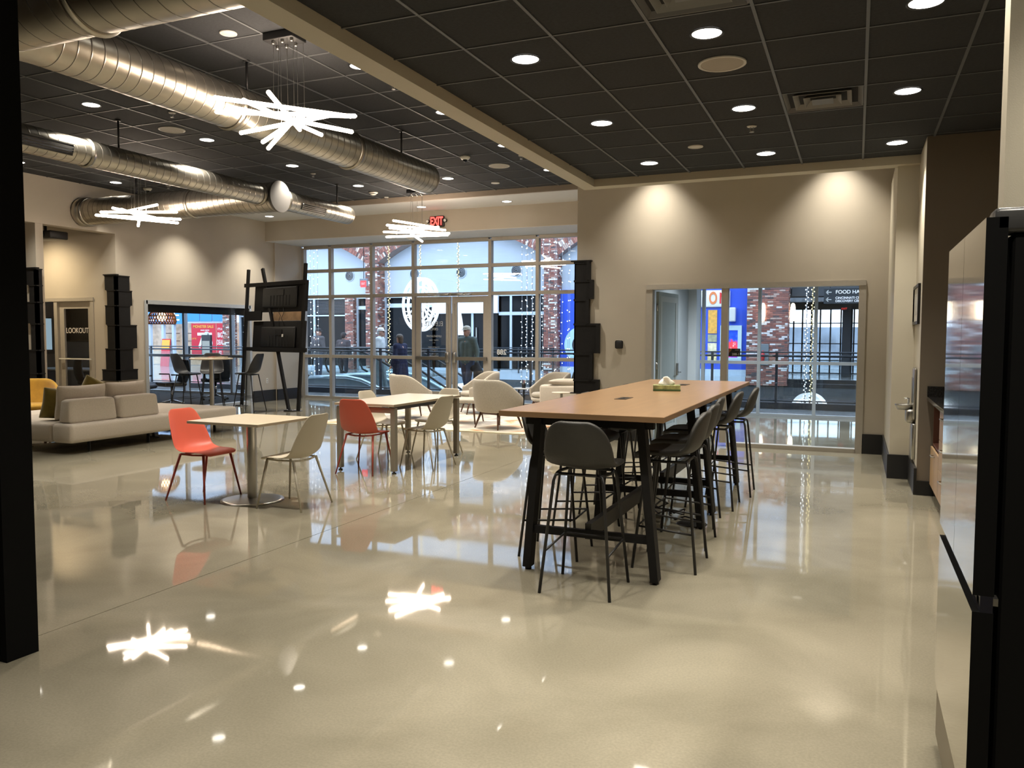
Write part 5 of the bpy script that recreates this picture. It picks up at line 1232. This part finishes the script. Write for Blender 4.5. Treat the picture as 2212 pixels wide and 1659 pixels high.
# ------------------------------------------------------------------ railing along the void
MR = mat('slate_rail_metal', (.055, .065, .075), .4, metal=.5, noise=.05)
t = thing('mall_railing', 'long dark metal railing with glass infill along the mall void', 'railing', (0, 0, 0))
px_ = [-25.5, -24.0, -22.5, -21.0, -19.5, -18.0, -16.4, -14.6, -12.89, -11.43, -10.0, -8.70, -7.2, -5.8, -4.3, -2.9, -1.55, 0.1, 1.6, 3.0]
for z, r in ((1.20, .016), (1.12, .022), (.17, .014)): MB().tube([(px_[0], 18.0, z), (px_[-1], 18.0, z)], r, 8).build('rail', MR, t)
for x in px_: MB().box(x - .025, 17.97, 0, x + .025, 18.03, 1.20).build('post', MR, t)
for a, b_ in zip(px_, px_[1:]): MB().box(a + .05, 17.996, .22, b_ - .05, 18.004, 1.06).build('glass_panel', M_GLASSB, t)
MB().box(px_[0], 17.93, 0.0, px_[-1], 18.06, .13).build('base_curb', mat('curb_dark', (.02, .025, .035), .5), t)
t = thing('far_railing', 'thin dark railing on the opposite side of the mall void', 'railing', (0, 0, 0))
for z in (1.05, .95, .15): MB().tube([(-14.4, 30.6, z), (-11.2, 30.6, z)], .018, 6).build('rail', MR, t)
for k in range(3): MB().box(-14.3 + k * 1.5, 30.57, 0, -14.26 + k * 1.5, 30.63, 1.05).build('post', MR, t)

# ------------------------------------------------------------------ escalators
MES = mat('escalator_panel', (.42, .50, .55), .35, metal=.3, noise=.03); MED = mat('escalator_deck', (.62, .72, .78), .25, metal=.6, noise=.02)
def esc(label, y0, x0=-14.1):
    t = thing('escalator', label, 'escalator', (0, 0, 0), 0, 'escalators going down from the landing')
    path = [(x0, .34), (x0 + .8, .37), (x0 + 1.25, .37), (x0 + 1.7, .30), (x0 + 2.2, .12), (x0 + 2.8, -.18), (x0 + 4.4, -1.1), (x0 + 9.6, -4.1), (x0 + 10.8, -4.5)]
    for y in (y0, y0 + 1.15):
        b = MB(); lo = [(x, y, z) for x, z in path]; n = len(path)
        b.grid([lo, [(x, y, max(-4.9, z - (.36 if i < 3 else .62))) for i, (x, z) in enumerate(path)]], smooth=False)
        b.prism([(x0 - .32, y - .01, .0), (x0, y - .01, .34), (x0 + .01, y - .01, 0)], (0, .02, 0)); solid(b.build('side_panel', MES, t), .03)
        b = MB(); b.tube([(x, y, z + .02) for x, z in path], .055, 8); b.build('deck_edge', MED, t)
        gl = MB(); gl.grid([[(x, y + .02, z + .03) for x, z in path], [(x, y + .02, z + .78) for x, z in path]], smooth=False); gl.build('glass_balustrade', M_GLASSB, t)
        hp = [(x0 + .05, y, .36), (x0 - .22, y, .48), (x0 - .34, y, .75), (x0 - .22, y, 1.05), (x0 + .1, y, 1.17)] + [(x, y + .0, z + .80) for x, z in path[1:]]
        MB().tube(hp, .032, 8).build('handrail', M_BLACK, t)
    b = MB(); k = 0; x = x0 + 1.6; z = .02
    b.box(x0 - .5, y0 + .06, -.03, x0 + 1.6, y0 + 1.1, .0)
    while x < x0 + 10: b.box(x, y0 + .06, z - .22, x + .36, y0 + 1.1, z - .01); x += .36; z -= .20
    b.build('steps', mat('step_grey', (.12, .13, .14), .4, metal=.6), t); return t
esc('nearer escalator going down behind the railing', 18.55); esc('farther escalator going down behind the first one', 20.35)

# ------------------------------------------------------------------ light strings, garlands, wheels
M_BULB = emis('cool_led', (.85, .93, 1.0), 6); M_BULBW = emis('warm_led', (1.0, .85, .45), 5); M_WIRE = mat('string_wire', (.35, .38, .40), .5)
rnd = random.Random(5)
def light_string(label, x, y, z0, z1, group, pitch=.20):
    t = thing('light_string', label, 'light string', (x, y, 0), 0, group)
    MB().tube([(0, 0, z0), (0, 0, 7.5)], .005, 4, caps=False).build('wire', M_WIRE, t)
    b = MB(); z = z0 + rnd.random() * pitch
    while z < z1:
        b.sphere((rnd.uniform(-.025, .025), -.01, z), .013, 6, 4); z += pitch * rnd.uniform(.8, 1.2)
    stuff(b.build('bulbs', M_BULB, t))
for q, x in enumerate((-15.60, -15.47, -15.34, -15.18, -15.02, -14.88)): light_string(['leftmost', 'second', 'third', 'fourth', 'fifth', 'sixth'][q] + ' white light string from the left in the cluster behind the display stand', x, 20.0 + .1 * rnd.random(), -.2, 5.2, 'light strings behind the display stand')
ORD = ['leftmost', 'second', 'third', 'fourth', 'fifth', 'sixth', 'seventh', 'eighth', 'ninth']
for k in range(8): light_string(ORD[k] + ' white light string from the left in the cluster right of the entrance door', -8.26 + .077 * k, 20.0 + .15 * (k % 2), -4.5, 5.2, 'light strings right of the entrance door', .17)
for k in range(7): light_string(ORD[k] + ' white light string from the left before the pier beside the blue wall', -7.66 + .125 * k, 20.0 + .12 * (k % 3), -4.5, 5.2, 'light strings before the blue wall', .26)
def garland(label, x, y, z0, z1, warm=True, r=.03):
    t = thing('light_garland', label, 'light garland', (x, y, 0))
    MB().tube([(.012 * math.sin(k * 2.1), .012 * math.cos(k * 2.1), z0 + (z1 - z0) * k / 60) for k in range(61)], .010, 5).build('twisted_rope', mat('gold_rope', (.45, .36, .14), .5) if warm else M_WIRE, t); MB().tube([(0, 0, z1), (0, 0, 7.5)], .006, 4).build('hanging_wire', M_WIRE, t)
    b = MB(); n = int((z1 - z0) / .045)
    for k in range(n):
        a = k * 2.4; b.sphere((r * math.cos(a), r * math.sin(a), z0 + k * .045), .013, 5, 4)
    stuff(b.build('bulbs', M_BULBW if warm else M_BULB, t)); return t
garland('gold light garland hanging straight beside the woman in the navy coat', -12.40, 20.0, -.6, 5.2)
garland('gold light garland carrying the big white wheel', -11.94, 21.0, 3.25, 5.4, True, .022)
garland('gold light garland hanging behind the right leaf of the entrance door', -10.17, 20.0, 2.46, 5.2)
garland('white light garland seen through the inner window', -1.08, 20.0, -1.2, 5.2, False, .03); garland('gold light garland beside the white one, seen through the inner window', -.95, 20.0, -1.2, 5.2, True, .032)
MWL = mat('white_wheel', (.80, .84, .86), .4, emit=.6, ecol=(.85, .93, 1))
def wheel(label, c, rad, rz):
    t = thing('wheel_ornament', label, 'ornament', c, rz)
    for y in (-.09, .09):
        b = MB(); b.lathe([(rad - .09, -.02), (rad, -.02), (rad, .02), (rad - .09, .02), (rad - .09, -.02)], 48, (0, y, 0), 'y', smooth=False); b.lathe([(rad * .62, -.015), (rad * .68, -.015), (rad * .68, .015), (rad * .62, .015), (rad * .62, -.015)], 40, (0, y, 0), 'y', smooth=False); b.build('rim', MWL, t)
        b = MB(); b.lathe([(0, -.03), (.10, -.03), (.10, .03), (0, .03)], 20, (0, y, 0), 'y', smooth=False); b.build('hub', MWL, t)
        for k in range(12):
            a = k * math.pi / 6; MB().beam((.08 * math.cos(a), y, .08 * math.sin(a)), ((rad - .05) * math.cos(a), y, (rad - .05) * math.sin(a)), .03, .045, (0, 1, 0)).build('spoke', MWL, t)
    for k in range(24):
        a = k * math.pi / 12; MB().tube([((rad - .045) * math.cos(a), -.09, (rad - .045) * math.sin(a)), ((rad - .045) * math.cos(a), .09, (rad - .045) * math.sin(a))], .014, 6).build('cross_bar', MWL, t)
    return t
wheel('big white spoked wheel ornament hanging in the mall left of the entrance door', (-11.93, 21.0, 2.46), .80, R(-24))
wheel('white wheel ornament hanging low in the void, seen through the inner window', (-1.02, 21.0, -.28), .44, R(-25))
t = thing('white_cone_ornament', 'slim white cone ornament hanging below a garland behind the right door leaf', 'ornament', (-10.17, 20.0, 0)); MB().lathe([(.17, 1.55), (.12, 1.95), (.04, 2.40), (0, 2.46)], 20).build('cone', MWL, t); MB().lathe([(0, 1.55), (.17, 1.55), (.175, 1.58), (.17, 1.61)], 20, smooth=False).build('base_ring', MWL, t)

for y in (20.0, 21.0, 24.0): sbox('ceiling_skylight_beam', MR, -48, y - .06, 7.5, 9, y + .22, 7.65)

# ================================================================== PEOPLE
SK = mat('skin', (.50, .27, .19), .55, noise=.05, nscale=20)
def blob(name, segs, m, parent, vox=.018, extra=None, sm=4):
    """segs: list of (p, q, r0, r1[, flat]) tapered limbs fused into one surface"""
    b = MB()
    for s in segs:
        p, q, r0, r1 = Vector(s[0]), Vector(s[1]), s[2], s[3]; n = 12
        b.tube([p, p.lerp(q, .5), q], [r0, (r0 + r1) / 2, r1], n); b.sphere(p, r0, n, 8); b.sphere(q, r1, n, 8)
    for s in (extra or []): b.sphere(s[0], s[1], 16, 12, s[2])
    o = b.build(name, m, parent); r = o.modifiers.new('r', 'REMESH'); r.mode = 'VOXEL'; r.voxel_size = vox; r.use_smooth_shade = True
    s = o.modifiers.new('s', 'SMOOTH'); s.iterations = sm; s.factor = .5; bake(o)
    for p in o.data.polygons: p.use_smooth = True
    return o
def person(label, loc, rz, h=1.75, top=(.1, .1, .1), legs=(.03, .05, .1), cap=(.6, .58, .5), coat=0.0, hair=(.3, .3, .3), armL=None, armR=None, stride=.12, headturn=0.0, hood=False, group=None, capkind=True):
    t = thing('person', label, 'person', loc, rz, group); k = h / 1.75
    def S(v): return Vector(v) * k
    hipL, hipR = S((-.09, 0, .90)), S((.09, 0, .90)); knL, knR = S((-.10, stride * .6, .49)), S((.10, -stride * .3, .49)); anL, anR = S((-.10, stride, .08)), S((.10, -stride, .09))
    shL, shR = S((-.19, 0, 1.43)), S((.19, 0, 1.43))
    armL = armL or [(-.27, -.02, 1.15), (-.27, .06, .90)]; armR = armR or [(.27, -.02, 1.15), (.27, .06, .90)]
    eL, wL = S(armL[0]), S(armL[1]); eR, wR = S(armR[0]), S(armR[1])
    ht = Matrix.Rotation(headturn, 3, 'Z')
    hd = S((0, .02, 1.64))
    def H(v): return hd + ht @ (Vector(v) * k)
    seg = [(hipL, knL, .075 * k, .052 * k), (knL, anL, .050 * k, .036 * k), (hipR, knR, .075 * k, .052 * k), (knR, anR, .050 * k, .036 * k), (hipL, hipR, .09 * k, .09 * k), (S((0, 0, .95)), S((0, -.01, 1.35)), .115 * k, .12 * k),
           (shL, shR, .06 * k, .06 * k), (shL, eL, .048 * k, .038 * k), (eL, wL, .036 * k, .026 * k), (shR, eR, .048 * k, .038 * k), (eR, wR, .036 * k, .026 * k), (S((0, 0, 1.42)), S((0, .01, 1.56)), .055 * k, .052 * k), (H((0, .085, -.045)), H((0, .10, -.03)), .022 * k, .016 * k)]
    for w_, e_, s in ((wL, eL, -1), (wR, eR, 1)):                       # palms and five fingers
        d = (w_ - e_).normalized(); pc = w_ + d * .05 * k; sd = d.cross(Vector((0, 1, 0))).normalized() if abs(d.y) < .9 else Vector((1, 0, 0)); fw = Vector((0, 1, 0))
        seg.append((w_, pc + d * .02 * k, .028 * k, .032 * k))
        for f in range(4): seg.append((pc + fw * (.024 - .016 * f) * k, pc + fw * (.028 - .018 * f) * k + d * (.085 - .008 * abs(f - 1)) * k - sd * .012 * k, .010 * k, .008 * k))
        seg.append((pc, pc + fw * .045 * k + d * .035 * k, .012 * k, .009 * k))
    ex = [(H((0, 0, 0)), .095 * k, (.82, 1.0, 1.22)), (H((0, .04, -.07)), .06 * k, (.9, 1, .9)), (H((-.078, 0, -.01)), .022 * k, (.5, 1, 1.4)), (H((.078, 0, -.01)), .022 * k, (.5, 1, 1.4))]
    blob('body', seg, SK, t, .014, ex, 3)
    me = mat('eye_dark', (.02, .015, .012), .3); mm_ = mat('lip', (.30, .10, .08), .5)
    for s in (-1, 1): MB().sphere(H((s * .030, .088, .005)), .011 * k, 8, 6).build('eye', me, t)
    MB().sphere(H((0, .094, -.078)), .018 * k, 8, 6, (1.2, .5, .35)).build('mouth', mm_, t)
    nm = 'cloth_%02d%02d%02d' % tuple(int(c * 99) for c in top); mt = mat(nm, top, .8, noise=.12, nscale=12, bump=.4, bscale=30)
    nl = 'cloth_%02d%02d%02d' % tuple(int(c * 99) for c in legs); ml = mat(nl, legs, .85, noise=.12, nscale=12, bump=.3, bscale=40)
    lg = [(hipL, knL, .098 * k, .072 * k), (knL, anL + S((0, 0, .02)), .070 * k, .060 * k), (hipR, knR, .098 * k, .072 * k), (knR, anR + S((0, 0, .02)), .070 * k, .060 * k), (hipL + S((0, 0, .03)), hipR + S((0, 0, .03)), .105 * k, .105 * k)]
    blob('trousers', lg, ml, t)
    tp = [(S((-.05, 0, .96)), S((-.06, -.01, 1.32)), .135 * k, .14 * k), (S((.05, 0, .96)), S((.06, -.01, 1.32)), .135 * k, .14 * k), (shL, shR, .088 * k, .088 * k), (shL, eL, .075 * k, .062 * k), (eL, eL.lerp(wL, .93), .060 * k, .048 * k), (shR, eR, .075 * k, .062 * k), (eR, eR.lerp(wR, .93), .060 * k, .048 * k), (S((0, 0, 1.42)), S((0, 0, 1.49)), .075 * k, .068 * k)]
    if coat:
        for a in range(6):
            x = -.10 + .04 * a; tp.append((S((x, 0, .98)), S((x * 1.35, .02 * math.sin(a), coat)), .14 * k, .15 * k))
    jk = blob('coat' if coat else 'jacket', tp, mt, t, .02)
    if coat:                                                            # quilting seams
        for q in range(9):
            z = (coat + .06) + q * .11
            if z > 1.36: break
            MB().tube([S(((.262 - .07 * max(0, z - .95)) * math.cos(a), .158 * math.sin(a), z)) for a in [j * 2 * math.pi / 24 for j in range(24)]], .006, 4, closed=True).build('quilt_seam', mt, t)
    for a, s in ((anL, 0), (anR, 1)): blob('shoe', [(a + S((0, -.03, -.04)), a + S((0, .13, -.055)), .042 * k, .034 * k)], mat('shoe_dark', (.02, .02, .022), .5), t, .012)
    hr = mat('hair_%02d' % int(hair[0] * 99), hair, .8, noise=.2, nscale=60)
    blob('hair', [], hr, t, .012, [(H((0, -.028, .012)), .096 * k, (.88, .92, 1.12))] + ([(H((0, -.05, -.06)), .08 * k, (1, .7, 1.2))] if hood else []), 2)
    mcp = mat('cap_%02d' % int(cap[0] * 99), cap, .8, noise=.05, nscale=30)
    b = MB(); b.lathe([(.105, .0), (.106, .03), (.098, .065), (.07, .095), (.03, .108), (0, .11)], 20); 
    if capkind: b.prism([(-.07, .075, .0), (-.065, .15, -.008), (0, .175, -.01), (.065, .15, -.008), (.07, .075, .0)], (0, 0, .010))
    c = b.build('cap', mcp, t); c.matrix_local = Matrix.Translation(H((0, 0, .035))) @ Matrix.Rotation(headturn, 4, 'Z') @ Matrix.Scale(k * .92, 4); return t
pm = person('older man in a pale cap, sage green pullover and jeans walking outside the door', (-8.58, 17.35, -.005), R(170), 1.76, (.10, .14, .13), (.04, .065, .12), (.55, .52, .44), hair=(.5, .48, .45), armL=[(-.28, -.02, 1.16), (-.30, .04, .90)], armR=[(.27, .02, 1.16), (.22, .18, .98)], stride=.16)
pw = person('woman in a long navy quilted coat and grey cap outside the storefront', (-10.50, 17.45, -.005), R(80), 1.56, (.010, .014, .050), (.02, .02, .03), (.16, .14, .12), coat=.42, hair=(.12, .08, .05), hood=True, armL=[(-.27, -.02, 1.13), (-.26, .10, .90)], armR=[(.26, .04, 1.15), (.20, .22, 1.05)], stride=.06)
person('person in a cream cap and white pullover near the gold garland', (-12.15, 19.12, -.02), R(-75), 1.76, (.60, .64, .64), (.25, .30, .32), (.80, .74, .66), hair=(.5, .45, .4))
person('man in a black cap and grey jacket seen from behind across the landing', (-16.38, 22.0, -.005), R(-8), 1.76, (.085, .08, .085), (.04, .05, .08), (.03, .03, .033), hair=(.03, .02, .02), headturn=R(-75), stride=.05)
person('shorter man in a dark brown jacket beside the man in the black cap', (-15.45, 22.1, -.005), R(5), 1.62, (.065, .055, .06), (.02, .02, .03), (.02, .02, .022), hair=(.03, .02, .02), stride=.04)
j = MB(); o = blob('carried_jacket', [((0, 0, 0), (.04, 0, -.18), .06, .12), ((-.06, .02, -.05), (-.16, .03, -.12), .05, .07), ((.04, 0, -.18), (.10, 0, -.42), .11, .07), ((-.02, 0, -.1), (.0, .02, -.48), .09, .06)], mat('black_jacket', (.012, .012, .012), .8, bump=.5, bscale=25), None, .018)
o.location = (-8.28, 17.26, .86); tag(o, 'black jacket hanging from the hand of the older man outside the door', 'jacket')
bpy.context.view_layer.update()
